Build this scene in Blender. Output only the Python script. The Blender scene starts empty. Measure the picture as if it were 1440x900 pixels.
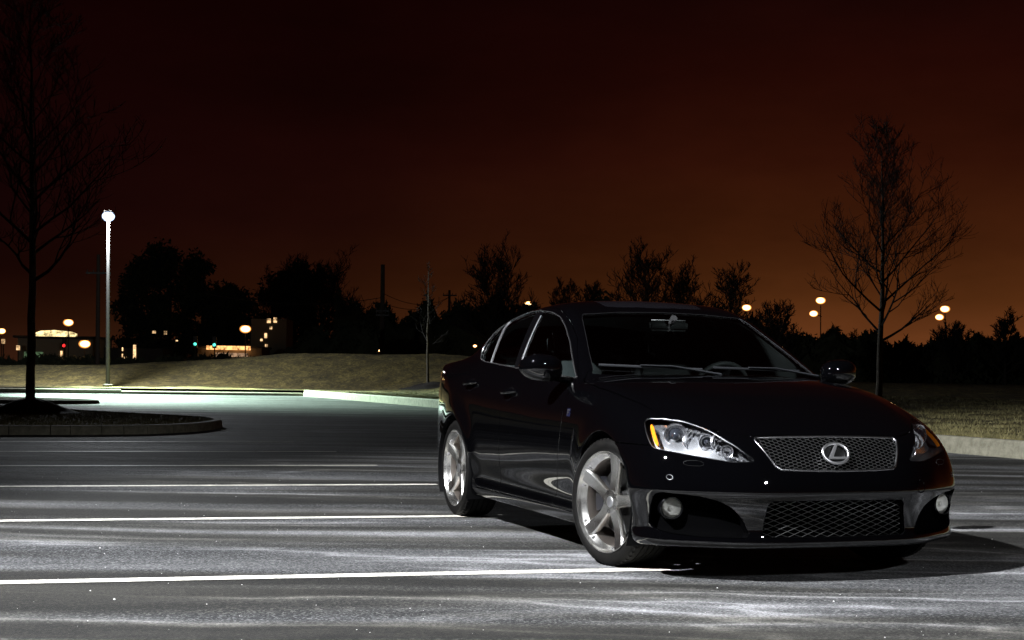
FGL=(-8.0,.6,10.0); FGAIM=(6.2,8.0,0.); FGCONE=78; W_FG=92000; W_FAR=56000; W_POLE=6500; W_FILL=7500
import bpy, bmesh, math, random
import numpy as np
from mathutils import Vector, Matrix
random.seed(7); RNG=np.random.default_rng(7)
C=bpy.context.scene.collection
rad=math.radians
# ------------------------------------------------------------------ helpers
def link(o,parent=None):
    C.objects.link(o)
    if parent is not None: o.parent=parent
    return o
def tag(o,label=None,cat=None,group=None,kind=None):
    if label: o['label']=label
    if cat: o['category']=cat
    if group: o['group']=group
    if kind: o['kind']=kind
    return o
def mesh(name,V,F,mat,parent=None,smooth=False,mats=None,mi=None):
    me=bpy.data.meshes.new(name)
    me.from_pydata([tuple(v) for v in V],[],[tuple(f) for f in F]); 
    for m in (mats or [mat]): me.materials.append(m)
    if mi is not None: me.polygons.foreach_set('material_index',mi)
    if smooth: me.polygons.foreach_set('use_smooth',[True]*len(me.polygons))
    me.update()
    return link(bpy.data.objects.new(name,me),parent)
def empty(name,loc=(0,0,0),rz=0,parent=None,label=None,cat=None,group=None):
    o=bpy.data.objects.new(name,None); o.location=loc; o.rotation_euler=(0,0,rz); o.empty_display_size=.2
    link(o,parent); tag(o,label,cat,group); return o
class MB:
    def __init__(s): s.V=[];s.F=[];s.m=[]
    def add(s,V,F,mi=0):
        b=len(s.V); s.V+= [tuple(v) for v in V]; s.F+=[tuple(b+i for i in f) for f in F]; s.m+=[mi]*len(F)
    def box(s,c,d,rz=0,mi=0,M=None):
        V=[]
        for x in (-1,1):
            for y in (-1,1):
                for z in (-1,1):
                    p=Vector((x*d[0]/2,y*d[1]/2,z*d[2]/2))
                    if M: p=M@p
                    if rz: p=Matrix.Rotation(rz,3,'Z')@p
                    V.append(p+Vector(c))
        s.add(V,[(0,1,3,2),(4,6,7,5),(0,4,5,1),(2,3,7,6),(0,2,6,4),(1,5,7,3)],mi)
    def tube(s,P,R,n=8,caps=True,closed=False,mi=0,flat=None):
        P=[Vector(p) for p in P]
        if not hasattr(R,'__len__'): R=[R]*len(P)
        N=len(P); rings=[]; up=None
        for i,p in enumerate(P):
            if closed: t=(P[(i+1)%N]-P[i-1])
            else: t=P[min(i+1,N-1)]-P[max(i-1,0)]
            if t.length<1e-9: t=Vector((0,0,1))
            t.normalize()
            if up is None:
                up=Vector((0,0,1)) if abs(t.z)<.9 else Vector((1,0,0))
            a=up-t*up.dot(t)
            if a.length<1e-6: a=Vector((1,0,0)).cross(t)
            a.normalize(); up=a; b=t.cross(a)
            fx,fy=flat or (1,1)
            rings.append([p+(a*math.cos(k*2*math.pi/n)*fx+b*math.sin(k*2*math.pi/n)*fy)*R[i] for k in range(n)])
        V=[v for r in rings for v in r]; F=[]
        for i in range(N if closed else N-1):
            j=(i+1)%N
            for k in range(n): F.append((i*n+k,i*n+(k+1)%n,j*n+(k+1)%n,j*n+k))
        if caps and not closed: F.append(tuple(range(n-1,-1,-1))); F.append(tuple((N-1)*n+k for k in range(n)))
        s.add(V,F,mi)
    def lathe(s,prof,n=48,M=None,mi=0,closed=False):
        # prof (r, h) about local z
        V=[];F=[];m=len(prof)
        for k in range(n):
            a=2*math.pi*k/n
            for r,h in prof:
                p=Vector((r*math.cos(a),r*math.sin(a),h)); V.append(M@p if M else p)
        for k in range(n):
            k2=(k+1)%n
            for i in range(m if closed else m-1):
                j=(i+1)%m; F.append((k*m+i,k2*m+i,k2*m+j,k*m+j))
        s.add(V,F,mi)
    def prism(s,pts,z0,z1,M=None,mi=0):
        n=len(pts); V=[Vector((x,y,z0)) for x,y in pts]+[Vector((x,y,z1)) for x,y in pts]
        if M: V=[M@v for v in V]
        s.add(V,[tuple(range(n-1,-1,-1)),tuple(range(n,2*n))]+[(i,(i+1)%n,n+(i+1)%n,n+i) for i in range(n)],mi)
    def build(s,name,mat,parent=None,smooth=False,mats=None):
        o=mesh(name,s.V,s.F,mat,parent,smooth,mats,s.m if mats else None)
        if smooth=='auto' or smooth: 
            o.data.polygons.foreach_set('use_smooth',[True]*len(o.data.polygons))
            try: o.data.set_sharp_from_angle(angle=rad(38))
            except Exception: pass
        return o
# ------------------------------------------------------------------ materials
def mat(name,col,rough=.5,metal=0,coat=0,spec=.5,emit=None,es=0):
    m=bpy.data.materials.new(name); m.use_nodes=True; b=m.node_tree.nodes['Principled BSDF']
    b.inputs['Base Color'].default_value=(*col,1); b.inputs['Roughness'].default_value=rough; b.inputs['Metallic'].default_value=metal
    b.inputs['Coat Weight'].default_value=coat; b.inputs['Coat Roughness'].default_value=.02; b.inputs['Specular IOR Level'].default_value=spec
    if emit: b.inputs['Emission Color'].default_value=(*emit,1); b.inputs['Emission Strength'].default_value=es
    return m
class NT:
    def __init__(s,m): s.t=m.node_tree; s.n=s.t.nodes; s.l=s.t.links; s.b=s.n.get('Principled BSDF')
    def new(s,ty,**k):
        o=s.n.new(ty)
        for a,v in k.items():
            if a.startswith('_'): o.inputs[a[1:].replace('_',' ')].default_value=v
            else: setattr(o,a,v)
        return o
    def ln(s,a,b): s.l.new(a,b)
    def ramp(s,fac,stops,interp='LINEAR'):
        r=s.new('ShaderNodeValToRGB'); r.color_ramp.interpolation=interp; e=r.color_ramp.elements
        while len(e)<len(stops): e.new(.5)
        for i,(p,c) in enumerate(stops):
            e[i].position=p; e[i].color=(c,c,c,1) if not hasattr(c,'__len__') else (*c,1)
        s.ln(fac,r.inputs[0]); return r.outputs[0]
    def math(s,op,a,b=None,c=None,clamp=False):
        o=s.new('ShaderNodeMath',operation=op); o.use_clamp=clamp
        for i,v in enumerate((a,b,c)):
            if v is None: continue
            if hasattr(v,'node'): s.ln(v,o.inputs[i])
            else: o.inputs[i].default_value=v
        return o.outputs[0]
    def mix(s,f,a,b,bt='MIX'):
        o=s.new('ShaderNodeMix',data_type='RGBA',blend_type=bt)
        for i,v in ((0,f),(6,a),(7,b)):
            if hasattr(v,'node'): s.ln(v,o.inputs[i])
            elif i==0: o.inputs[0].default_value=v
            else: o.inputs[i].default_value=(*v,1) if hasattr(v,'__len__') else (v,v,v,1)
        return o.outputs[2]
    def noise(s,vec,scale,detail=4,rough=.5,dist=0,dim='3D'):
        o=s.new('ShaderNodeTexNoise'); o.inputs['Scale'].default_value=scale; o.inputs['Detail'].default_value=detail
        o.inputs['Roughness'].default_value=rough; o.inputs['Distortion'].default_value=dist
        if vec is not None: s.ln(vec,o.inputs['Vector'])
        return o.outputs['Fac']
    def mapping(s,vec,rot=(0,0,0),scale=(1,1,1),loc=(0,0,0)):
        o=s.new('ShaderNodeMapping'); o.inputs['Rotation'].default_value=rot; o.inputs['Scale'].default_value=scale; o.inputs['Location'].default_value=loc
        s.ln(vec,o.inputs['Vector']); return o.outputs[0]
    def bump(s,h,strength=.3,dist=.01):
        o=s.new('ShaderNodeBump'); o.inputs['Strength'].default_value=strength; o.inputs['Distance'].default_value=dist
        s.ln(h,o.inputs['Height']); s.ln(o.outputs[0],s.b.inputs['Normal'])
def glass_mat(name,tint,ior=1.5,rough=0.0):
    m=bpy.data.materials.new(name); m.use_nodes=True; n=NT(m); n.n.remove(n.b)
    out=n.n['Material Output']; tr=n.new('ShaderNodeBsdfTransparent'); tr.inputs[0].default_value=(*tint,1)
    gl=n.new('ShaderNodeBsdfGlossy'); gl.inputs['Roughness'].default_value=rough; gl.inputs[0].default_value=(1,1,1,1)
    fr=n.new('ShaderNodeFresnel'); fr.inputs[0].default_value=ior
    mx=n.new('ShaderNodeMixShader'); n.ln(fr.outputs[0],mx.inputs[0]); n.ln(tr.outputs[0],mx.inputs[1]); n.ln(gl.outputs[0],mx.inputs[2]); n.ln(mx.outputs[0],out.inputs[0])
    return m
PAINT=mat('black_paint',(.0006,.0006,.0008),.5,0,1.0,0.0)
PAINT.node_tree.nodes['Principled BSDF'].inputs['Coat IOR'].default_value=1.75
_n=NT(PAINT); _tc=_n.new('ShaderNodeTexCoord'); _v=_n.noise(_tc.outputs['Object'],3.0,3,.6)
_r=_n.math('MULTIPLY_ADD',_v,.035,.004); _n.ln(_r,_n.b.inputs['Coat Roughness'])
TRIM=mat('black_trim',(.0022,.0022,.0024),.45,0,0,.25)
GLOSSTRIM=mat('gloss_black_trim',(.0015,.0015,.0018),.10)
CHROME=mat('chrome',(.85,.85,.87),.26,1)
DCHROME=mat('satin_chrome',(.60,.60,.62),.36,1)
RIMM=mat('satin_alloy',(.78,.77,.74),.25,1)
_n=NT(RIMM); _tc=_n.new('ShaderNodeTexCoord'); _v=_n.noise(_tc.outputs['Object'],40,4,.6)
_n.ln(_n.math('MULTIPLY_ADD',_v,.08,.20),_n.b.inputs['Roughness'])
RIMB=mat('rim_barrel',(.34,.30,.27),.42,1)
TYRE=mat('tyre_rubber',(.008,.008,.008),.6,0,0,.08)
_n=NT(TYRE); _tc=_n.new('ShaderNodeTexCoord'); _v=_n.noise(_tc.outputs['Object'],25,5,.7)
_n.ln(_n.ramp(_v,[(.3,(.002,.002,.002)),(.75,(.006,.0055,.005))]),_n.b.inputs['Base Color']); _n.bump(_v,.3,.003)
WSGLASS=glass_mat('windshield_glass',(.70,.75,.74),1.5)
SIDEGLASS=glass_mat('side_glass',(.42,.46,.46),1.5)
LENS=glass_mat('lamp_lens',(.93,.94,.95),1.45)
SUNGL=mat('sunroof_glass',(.004,.004,.005),.03)
CLOTH=mat('seat_leather',(.075,.082,.082),.55)
DASH=mat('dash_plastic',(.012,.012,.013),.6)
PTRIM=mat('pillar_cloth',(.11,.125,.125),.8)
AMBER=mat('amber_reflector',(.70,.20,.01),.2,0,.5)
RED=mat('red_lens',(.30,.008,.006),.10,0,1)
DISC=mat('brake_steel',(.06,.06,.06),.35,1)
CALI=mat('caliper_black',(.01,.01,.012),.3)
BLUE=mat('badge_blue',(.006,.007,.02),.2,0,.5)
POCK=mat('pocket_plastic',(.0010,.0010,.0011),.8,0,0,0.0)
LRIM=mat('lamp_rim_grey',(.12,.12,.125),.35,1)
EMBM=mat('emblem_satin',(.80,.80,.82),.28,1)
WTRIM=mat('windshield_moulding',(.07,.07,.075),.4,1)
GFRAME=mat('grille_surround',(.34,.34,.35),.24,1)
HOUS=mat('lamp_housing_grey',(.74,.75,.78),.24,.95); HOUSW=mat('lamp_wall_dark',(.03,.03,.033),.3)
PROJ=mat('projector_glass',(.02,.022,.028),.03,0,1.0,1.0)
FOGR=mat('fog_reflector_grey',(.75,.74,.68),.4,.0)
GMESH=mat('grille_chrome',(.55,.55,.55),.30,1); IMESH=mat('intake_wire',(.34,.34,.34),.35,1)
WIPM=mat('wiper_grey',(.014,.015,.017),.45,0,0,.2)
import numpy as np
# ---- smooth 1-D tables -------------------------------------------------------
def table(pts, sig=0.03, lo=-4.6, hi=2.0, st=0.004):
    px=np.array([p[0] for p in pts],float); py=np.array([p[1] for p in pts],float)
    o=np.argsort(px); px=px[o]; py=py[o]
    xs=np.arange(lo,hi,st)
    h=np.diff(px); dl=np.diff(py)/h
    m=np.zeros(len(px)); m[0]=dl[0]; m[-1]=dl[-1]
    for i in range(1,len(px)-1):
        if dl[i-1]*dl[i]>0:
            w1=2*h[i]+h[i-1]; w2=h[i]+2*h[i-1]
            m[i]=(w1+w2)/(w1/dl[i-1]+w2/dl[i])
    k=np.clip(np.searchsorted(px,xs)-1,0,len(h)-1)
    t=(xs-px[k])/h[k]; tt=np.clip(t,0,1)
    y=(2*tt**3-3*tt**2+1)*py[k]+(tt**3-2*tt**2+tt)*h[k]*m[k]+(-2*tt**3+3*tt**2)*py[k+1]+(tt**3-tt**2)*h[k]*m[k+1]
    y=y+np.where(t<0,(xs-px[0])*m[0],0)+np.where(t>1,(xs-px[-1])*m[-1],0)
    if sig>0:
        n=int(3*sig/st); g=np.exp(-.5*(np.arange(-n,n+1)*st/sig)**2); g/=g.sum()
        yp=np.concatenate([np.full(n,0.)+y[0],y,np.full(n,0.)+y[-1]])
        y2=np.convolve(yp,g,'valid'); y2[:n]=y[:n]; y2[-n:]=y[-n:]; y=y2
    return lambda v:np.interp(v,xs,y)
def smax(a,b,k):
    h=np.maximum(k-np.abs(a-b),0)/k
    return np.maximum(a,b)+h*h*k*.25
def smin(a,b,k): return -smax(-a,-b,k)
def sstep(a,b,x):
    t=np.clip((x-a)/(b-a),0,1); return t*t*(3-2*t)
Hc=table([(-4.2,1.10),(-3.8,1.118),(-3.5,1.112),(-3.1,1.10),(-2.6,1.07),(-2.0,1.03),(-1.3,1.0),(-.75,1.0),(-.5,1.0),(-.2,.982),(0,.957),(.2,.918),(.4,.862),(.55,.805),(.66,.75),(.74,.70),(.9,.58)],.05)
He=table([(-4.2,.95),(-3.7,1.02),(-3.4,1.055),(-3.1,1.075),(-2.7,1.065),(-2.0,1.02),(-1.3,.975),(-.8,.962),(-.4,.957),(-.1,.917),(.1,.872),(.3,.817),(.5,.735),(.7,.62),(1,.4)],.06)
gS=table([(0,0),(.2,.02),(.4,.14),(.55,.33),(.65,.58),(.76,1.0),(.86,1.75),(1.0,3.2)],.02)
def Htop(x,s):
    a=Hc(x);b=He(x)
    g=gS(s)
    base=a+np.where(g<1,(b-a)*g,(b-a)) - .085*np.maximum(g-1,0)
    return base
Wx=table([(-4.0,.78),(-3.7,.835),(-3.4,.868),(-3.0,.892),(-2.73,.900),(-2.3,.892),(-1.8,.884),(-1.0,.884),(-.5,.890),(0,.896),(.3,.895),(.6,.892),(.9,.88)],.06)
Wz=table([(0,-.12),(.15,-.055),(.22,-.028),(.30,-.036),(.45,-.012),(.62,0.0),(.75,-.004),(.86,-.022),(.93,-.052),(1.0,-.105),(1.08,-.19),(1.2,-.35)],.022)
def Wside(x,z):
    sh=np.interp(x,[-3.4,-2.7,-1.8,-.8,-.2,.4,.7],[.09,.085,.035,0,-.01,-.09,-.16])
    w=Wx(x)+Wz(z-sh*sstep(.62,.85,z))
    w=w+.03*sstep(.25,.5,x)*sstep(.56,.40,z)+.03*sstep(.3,.5,x)*sstep(.25,.18,z)
    for cx,r,a in ((0.,.37,.016),(-2.73,.37,.022)):
        rr=np.sqrt((x-cx)**2+(z-.33)**2)
        w=w+a*np.exp(-((rr-r)/.085)**2)*sstep(-.05,.15,z-.15)
    return w
Fs=table([(0,.868),(.2,.863),(.4,.845),(.55,.79),(.7,.70),(.8,.63),(.87,.55),(.915,.44),(.95,.18),(1.1,-1.2)],.03)
Fz=table([(0,-.10),(.13,-.075),(.165,-.04),(.19,-.024),(.22,-.03),(.25,-.04),(.3,-.038),(.38,-.026),(.405,-.012),(.435,.004),(.46,0),(.52,-.018),(.58,-.045),(.64,-.075),(.70,-.118),(.75,-.19),(.82,-.34),(1.0,-.8)],.012)
def Ffront(s,z): return Fs(s)+Fz(z)
Rs=table([(0,-3.84),(.4,-3.82),(.6,-3.76),(.72,-3.66),(.8,-3.50),(.85,-3.3),(.9,-2.9),(1.0,-1.9)],.03)
Rz=table([(.1,.22),(.2,.12),(.3,.06),(.5,0.),(.7,.01),(.9,.05),(1.0,.07),(1.1,.09),(1.2,.12)],.03)
WSx=table([(.8,-.18),(.98,-.495),(1.02,-.565),(1.1,-.71),(1.2,-.895),(1.3,-1.085),(1.38,-1.25),(1.5,-1.55)],.03)
Hr=table([(-4,.75),(-3.6,.90),(-3.35,1.03),(-3.1,1.15),(-2.8,1.285),(-2.5,1.388),(-2.2,1.440),(-1.9,1.46),(-1.6,1.468),(-1.3,1.452),(-1.0,1.415),(-.5,1.33)],.06)
def Gside(x,s,z):
    base=np.interp(x,[-3.6,-3.2,-2.6,-1.8,-1.0,-.5,0],[.62,.71,.775,.788,.772,.757,.73])
    w=base-.36*(z-1.0)-.35*(z-1.0)**2
    return (s-w)*.93
def field(x,y,z):
    s=np.sqrt(y*y+1e-8)
    top=(z-Htop(x,s))*.95
    side=(s-Wside(x,z))
    fr=(x-Ffront(s,z))*.80
    re=(Rs(s)+Rz(z)-x)*.9
    bot=(np.interp(x,[-3.9,-3.2,-2.4,-.4,.9],[.27,.2,.165,.165,.168])-z)
    kt=.05+0*x
    L=smax(top,side,.055)
    L=smax(L,fr,.05+.07*sstep(.55,.75,s)*sstep(.5,.7,z))
    L=smax(L,re,.08)
    L=smax(L,bot,.02)
    wsf=(x-WSx(z)+.16*s*s)*.47
    rf=(z-Hr(x)+.09*s*s+.15*np.maximum(s-.4,0)**2)*.97
    G=smax(wsf,Gside(x,s,z),.06)
    G=smax(G,rf,.07)
    G=smax(G,.9-z,.01)
    return smin(L,G,.018+.06*sstep(-2.4,-3.1,x))
def grad(x,y,z,e=1e-3):
    return np.stack([(field(x+e,y,z)-field(x-e,y,z)),(field(x,y+e,z)-field(x,y-e,z)),(field(x,y,z+e)-field(x,y,z-e))],-1)/(2*e)
def project(P,n=5):
    for _ in range(n):
        f=field(P[:,0],P[:,1],P[:,2]);g=grad(P[:,0],P[:,1],P[:,2])
        P=P-(f/np.maximum((g*g).sum(1),.05))[:,None]*g
    return P
def surface_nets(h=.012):
    xs=np.arange(-3.98,.96+h,h); ny=int(.98/h); ys=(np.arange(-ny,ny+1)+.0)*h+h*.5; ys=ys[:-1]-0.; zs=np.arange(.11,1.50+h,h)
    V=np.empty((len(xs),len(ys),len(zs)),np.float32)
    Y,Z=np.meshgrid(ys,zs,indexing='ij')
    for i,x in enumerate(xs): V[i]=field(np.full_like(Y,x),Y,Z)
    S=V<0
    c=np.zeros((V.shape[0]-1,V.shape[1]-1,V.shape[2]-1),np.int8)
    for a in (0,1):
        for b in (0,1):
            for d in (0,1): c+=S[a:a+c.shape[0],b:b+c.shape[1],d:d+c.shape[2]]
    act=(c>0)&(c<8)
    I=np.argwhere(act); idx=-np.ones(act.shape,np.int64); idx[act]=np.arange(len(I))
    acc=np.zeros((len(I),3)); cnt=np.zeros(len(I))
    cor=[(a,b,d) for a in (0,1) for b in (0,1) for d in (0,1)]
    for A in cor:
        for k in range(3):
            if A[k]==0:
                B=list(A);B[k]=1
                va=V[I[:,0]+A[0],I[:,1]+A[1],I[:,2]+A[2]];vb=V[I[:,0]+B[0],I[:,1]+B[1],I[:,2]+B[2]]
                m=(va<0)!=(vb<0); t=np.where(m,va/(va-vb+1e-20),0)
                P=np.tile(np.array(A,float),(len(I),1)); P[:,k]=t
                acc[m]+=P[m];cnt[m]+=1
    P=(I+acc/cnt[:,None])*h+np.array([xs[0],ys[0],zs[0]])
    quads=[]
    for k in range(3):
        Sa=S; n=list(S.shape); 
        sl0=[slice(None)]*3; sl1=[slice(None)]*3; sl0[k]=slice(0,-1); sl1[k]=slice(1,None)
        ch=S[tuple(sl0)]!=S[tuple(sl1)]
        E=np.argwhere(ch)
        o=[i for i in range(3) if i!=k]
        ok=(E[:,o[0]]>0)&(E[:,o[1]]>0)&(E[:,o[0]]<n[o[0]]-1)&(E[:,o[1]]<n[o[1]]-1)
        E=E[ok]
        def ix(d0,d1):
            Q=E.copy();Q[:,o[0]]-=d0;Q[:,o[1]]-=d1; return idx[Q[:,0],Q[:,1],Q[:,2]]
        q=np.stack([ix(0,0),ix(1,0),ix(1,1),ix(0,1)],1)
        ins=S[E[:,0],E[:,1],E[:,2]]
        flip=ins if k!=1 else ~ins
        q[~flip]=q[~flip][:,::-1] if True else q
        quads.append(q)
    Q=np.concatenate(quads)
    return project(P),Q[:,::-1] if False else Q
# ------------------------------------------------------------------ car surface: sampling and carving
def bis(fn,a,b,n=40):
    a=np.array(a,float);b=np.array(b,float)
    for _ in range(n):
        m=(a+b)/2; ins=fn(m)<0; a=np.where(ins,m,a); b=np.where(ins,b,m)
    return (a+b)/2
def on_side(x,z,sg=-1):
    x=np.asarray(x,float);z=np.asarray(z,float)
    return sg*bis(lambda s:field(x,s,z),np.full(x.shape,.25),np.full(x.shape,1.15))
def on_front(y,z):
    y=np.asarray(y,float);z=np.asarray(z,float)
    return bis(lambda x:field(x,y,z),np.full(y.shape,0.),np.full(y.shape,1.2))
def on_ws(y,z):
    y=np.asarray(y,float);z=np.asarray(z,float)
    return bis(lambda x:field(x,y,z),np.full(y.shape,-1.6),np.full(y.shape,.3))
def on_top(x,y):
    x=np.asarray(x,float);y=np.asarray(y,float)
    return bis(lambda z:field(x,y,z),np.full(x.shape,.5),np.full(x.shape,1.6))
def nrm(P):
    g=grad(P[:,0],P[:,1],P[:,2]); return g/np.maximum(np.linalg.norm(g,axis=1),1e-9)[:,None]
def chaikin(P,n=2,r=.016):
    P=np.array(P,float)
    for k in range(n):
        O=[]
        for i in range(len(P)):
            p=P[i];a=P[i-1]-p;b=P[(i+1)%len(P)]-p;la=np.linalg.norm(a);lb=np.linalg.norm(b)
            O.append(p+a/la*min(r,.3*la));O.append(p+b/lb*min(r,.3*lb))
        P=np.array(O); r*=.45
    return P
def polysd(U,V,poly):
    U=U[:,None];V=V[:,None];A=poly;B=np.roll(poly,-1,0)
    e=B-A; wx=U-A[:,0];wy=V-A[:,1]
    t=np.clip((wx*e[:,0]+wy*e[:,1])/(e**2).sum(1),0,1)
    d=np.sqrt(((wx-t*e[:,0])**2+(wy-t*e[:,1])**2).min(1))
    c=((A[:,1]>V)!=(B[:,1]>V))&(U<(B[:,0]-A[:,0])*(V-A[:,1])/(B[:,1]-A[:,1]+1e-12)+A[:,0])
    ins=(c.sum(1)%2)==1
    return np.where(ins,-d,d)
class Carver:
    def __init__(s,P,Q):
        s.V=P; s.F=np.concatenate([Q,np.repeat(Q[:,-1:],5,1)],1); s.L=np.zeros(len(Q),np.int32); s.names=['body_shell']
    def lab(s,n):
        if n not in s.names: s.names.append(n)
        return s.names.index(n)
    def carve(s,src,g,new):
        li=[s.lab(n) for n in (src if isinstance(src,(list,tuple)) else [src])]; ln=s.lab(new)
        fm=np.isin(s.L,li); used=np.unique(s.F[fm])
        val=np.full(len(s.V),1.); val[used]=g(s.V[used]); val[np.abs(val)<2e-4]=2e-4
        fv=val[s.F]; mx=fv.max(1);mn=fv.min(1)
        s.L[fm&(mx<0)]=ln
        mixed=np.where(fm&(mx>0)&(mn<0))[0]
        newV=[];cache={};out=[];outL=[];base=len(s.V)
        for fi in mixed:
            f=s.F[fi]; poly=[f[0]]
            for a in f[1:]:
                if a!=poly[-1]: poly.append(a)
            pos=[];neg=[];n=len(poly)
            for i in range(n):
                a=poly[i];b=poly[(i+1)%n]
                (pos if val[a]>0 else neg).append(a)
                if val[a]*val[b]<0:
                    k=(a,b) if a<b else (b,a)
                    if k not in cache:
                        t=val[k[0]]/(val[k[0]]-val[k[1]]); cache[k]=base+len(newV); newV.append(s.V[k[0]]*(1-t)+s.V[k[1]]*t)
                    pos.append(cache[k]);neg.append(cache[k])
            for pl,lb in ((pos,s.L[fi]),(neg,ln)):
                if len(pl)>=3:
                    while len(pl)>9: 
                        out.append(pl[:3]+[pl[2]]*6); outL.append(lb); pl=[pl[0]]+pl[2:]
                    out.append(pl+[pl[-1]]*(9-len(pl))); outL.append(lb)
        if newV:
            s.V=np.concatenate([s.V,np.array(newV)])
        keep=np.ones(len(s.F),bool); keep[mixed]=False
        s.F=np.concatenate([s.F[keep],np.array(out,dtype=s.F.dtype).reshape(-1,9)]); s.L=np.concatenate([s.L[keep],np.array(outL,dtype=np.int32)])
    def get(s,name):
        li=[s.lab(n) for n in (name if isinstance(name,(list,tuple)) else [name])]
        F=s.F[np.isin(s.L,li)]; polys=[]
        for f in F:
            p=[f[0]]
            for a in f[1:]:
                if a!=p[-1]: p.append(a)
            if len(p)>=3: polys.append(p)
        u=sorted({a for p in polys for a in p}); m={a:i for i,a in enumerate(u)}
        return s.V[u],[[m[a] for a in p] for p in polys]
def shell(name,V,F,mt,parent,gap=.0018,depth=.016,offset=0.,close=False,mats=None,floor=None,origin=(0,0,0)):
    """surface patch with an exact normal per vertex, a narrow shut gap and a turned-in rim"""
    V=np.array(V,float); N=nrm(V)
    ed={}
    for fi,f in enumerate(F):
        for i in range(len(f)):
            a,b=f[i],f[(i+1)%len(f)]; ed.setdefault((min(a,b),max(a,b)),[]).append((fi,a,b))
    bd=[v[0] for v in ed.values() if len(v)==1]
    inw=np.zeros_like(V)
    for fi,a,b in bd:
        c=V[F[fi]].mean(0); e=V[b]-V[a]; p=np.cross(N[a],e); ln=np.linalg.norm(p)
        if ln<1e-9: continue
        p/=ln
        if np.dot(p,c-(V[a]+V[b])/2)<0: p=-p
        inw[a]+=p; inw[b]+=p
    l=np.linalg.norm(inw,axis=1); bv=np.where(l>1e-6)[0]
    V2=V+N*offset
    ch=.0022 if (gap and depth>=.012) else 0.
    U=np.zeros_like(V); U[bv]=inw[bv]/l[bv][:,None]
    if gap: V2[bv]+=U[bv]*(gap+ch)
    faces=[list(f) for f in F]; nf=len(faces); VV=V2; NN=N; rings=[]
    if depth and ch:   # small rounded edge that catches the light
        ks=sorted({a for _,a,_ in bd}|{b for _,_,b in bd})
        prev={v:v for v in ks}; pn={v:N[v] for v in ks}
        for f_,g_ in ((.35,.12),(.75,.45),(1.0,1.0)):
            cur={}; cn={}
            for v in ks:
                cur[v]=len(V2)+len(rings); rings.append(V2[v]-U[v]*ch*f_-N[v]*ch*g_); q=N[v]*(1-g_*.95)-U[v]*(.15+g_); cn[v]=q/np.linalg.norm(q)
            for fi,a,b in bd: faces.append((([b,a,cur[a],cur[b]]),(pn[b],pn[a],cn[a],cn[b])))
            prev=cur; pn=cn
            last=cur
            if f_<1.0:
                # continue the strip from this ring
                ks_map=cur
            bd_prev=cur
        # rebuild strips ring to ring
        faces=faces[:nf]; base=len(V2); m_=len(ks); pos={v:i for i,v in enumerate(ks)}; strip=[]
        idx=lambda r,v: v if r<0 else base+r*m_+pos[v]
        gs=(.12,.45,1.0)
        def nn(r,v):
            if r<0: return N[v]
            q=N[v]*(1-gs[r]*.95)-U[v]*(.15+gs[r]); return q/np.linalg.norm(q)
        for r in range(3):
            for fi,a,b in bd: faces.append([idx(r-1,b),idx(r-1,a),idx(r,a),idx(r,b)]); strip.append((nn(r-1,b),nn(r-1,a),nn(r,a),nn(r,b)))
        VV=np.concatenate([V2,np.array(rings)]); V3=VV
        b0=len(VV); ext=np.array([rings[2*m_+pos[v]]-N[v]*depth for v in ks]); VV=np.concatenate([VV,ext])
        for fi,a,b in bd: faces.append([idx(2,b),idx(2,a),b0+pos[a],b0+pos[b]])
    elif depth:
        ix={v:len(V2)+i for i,v in enumerate(sorted({a for _,a,_ in bd}|{b for _,_,b in bd}))}
        ext=np.array([V2[v]-N[v]*depth for v in sorted(ix)]); VV=np.concatenate([V2,ext])
        for fi,a,b in bd: faces.append([b,a,ix[a],ix[b]])
        if floor is not None:
            fb=len(VV); VV=np.concatenate([VV,V2-N*depth])
            rep={v:ix[v] for v in ix}
            for f in F: faces.append([rep.get(a,fb+a) for a in f])
    me=bpy.data.meshes.new(name); me.from_pydata((VV-np.array(origin)).tolist(),[],faces)
    for m in (mats or [mt]): me.materials.append(m)
    if mats: 
        mi=[0]*nf+[1]*(len(me.polygons)-nf); me.polygons.foreach_set('material_index',mi)
    me.polygons.foreach_set('use_smooth',[True]*len(me.polygons)); me.update()
    ln=np.empty((len(me.loops),3),np.float32); k=0
    fn=np.empty(len(me.polygons)*3,np.float32); me.polygons.foreach_get('normal',fn); fn=fn.reshape(-1,3)
    lv=np.empty(len(me.loops),np.int32); me.loops.foreach_get('vertex_index',lv)
    lt=np.empty(len(me.polygons),np.int32); me.polygons.foreach_get('loop_total',lt)
    pi=np.repeat(np.arange(len(lt)),lt)
    surf=pi<nf
    ln[surf]=N[np.minimum(lv[surf],len(N)-1)]; 
    # keep the shading normal on the side the winding faces
    ln[~surf]=fn[pi[~surf]]
    if depth and ch:
        k0=int(np.argmax(pi>=nf)); st_=np.array(strip,np.float32).reshape(-1,3); ln[k0:k0+len(st_)]=st_
    me.normals_split_custom_set(ln.tolist())
    o=link(bpy.data.objects.new(name,me),parent); o.location=origin; return o
def loops_of(V,F):
    ed={}
    for f in F:
        for i in range(len(f)):
            a,b=f[i],f[(i+1)%len(f)]; ed.setdefault((min(a,b),max(a,b)),[]).append((a,b))
    nx={}
    for v in ed.values():
        if len(v)==1: nx[v[0][0]]=v[0][1]
    out=[]
    while nx:
        a=next(iter(nx)); lp=[a]; b=nx.pop(a)
        while b in nx: lp.append(b); b=nx.pop(b)
        out.append(lp)
    return out
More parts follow.
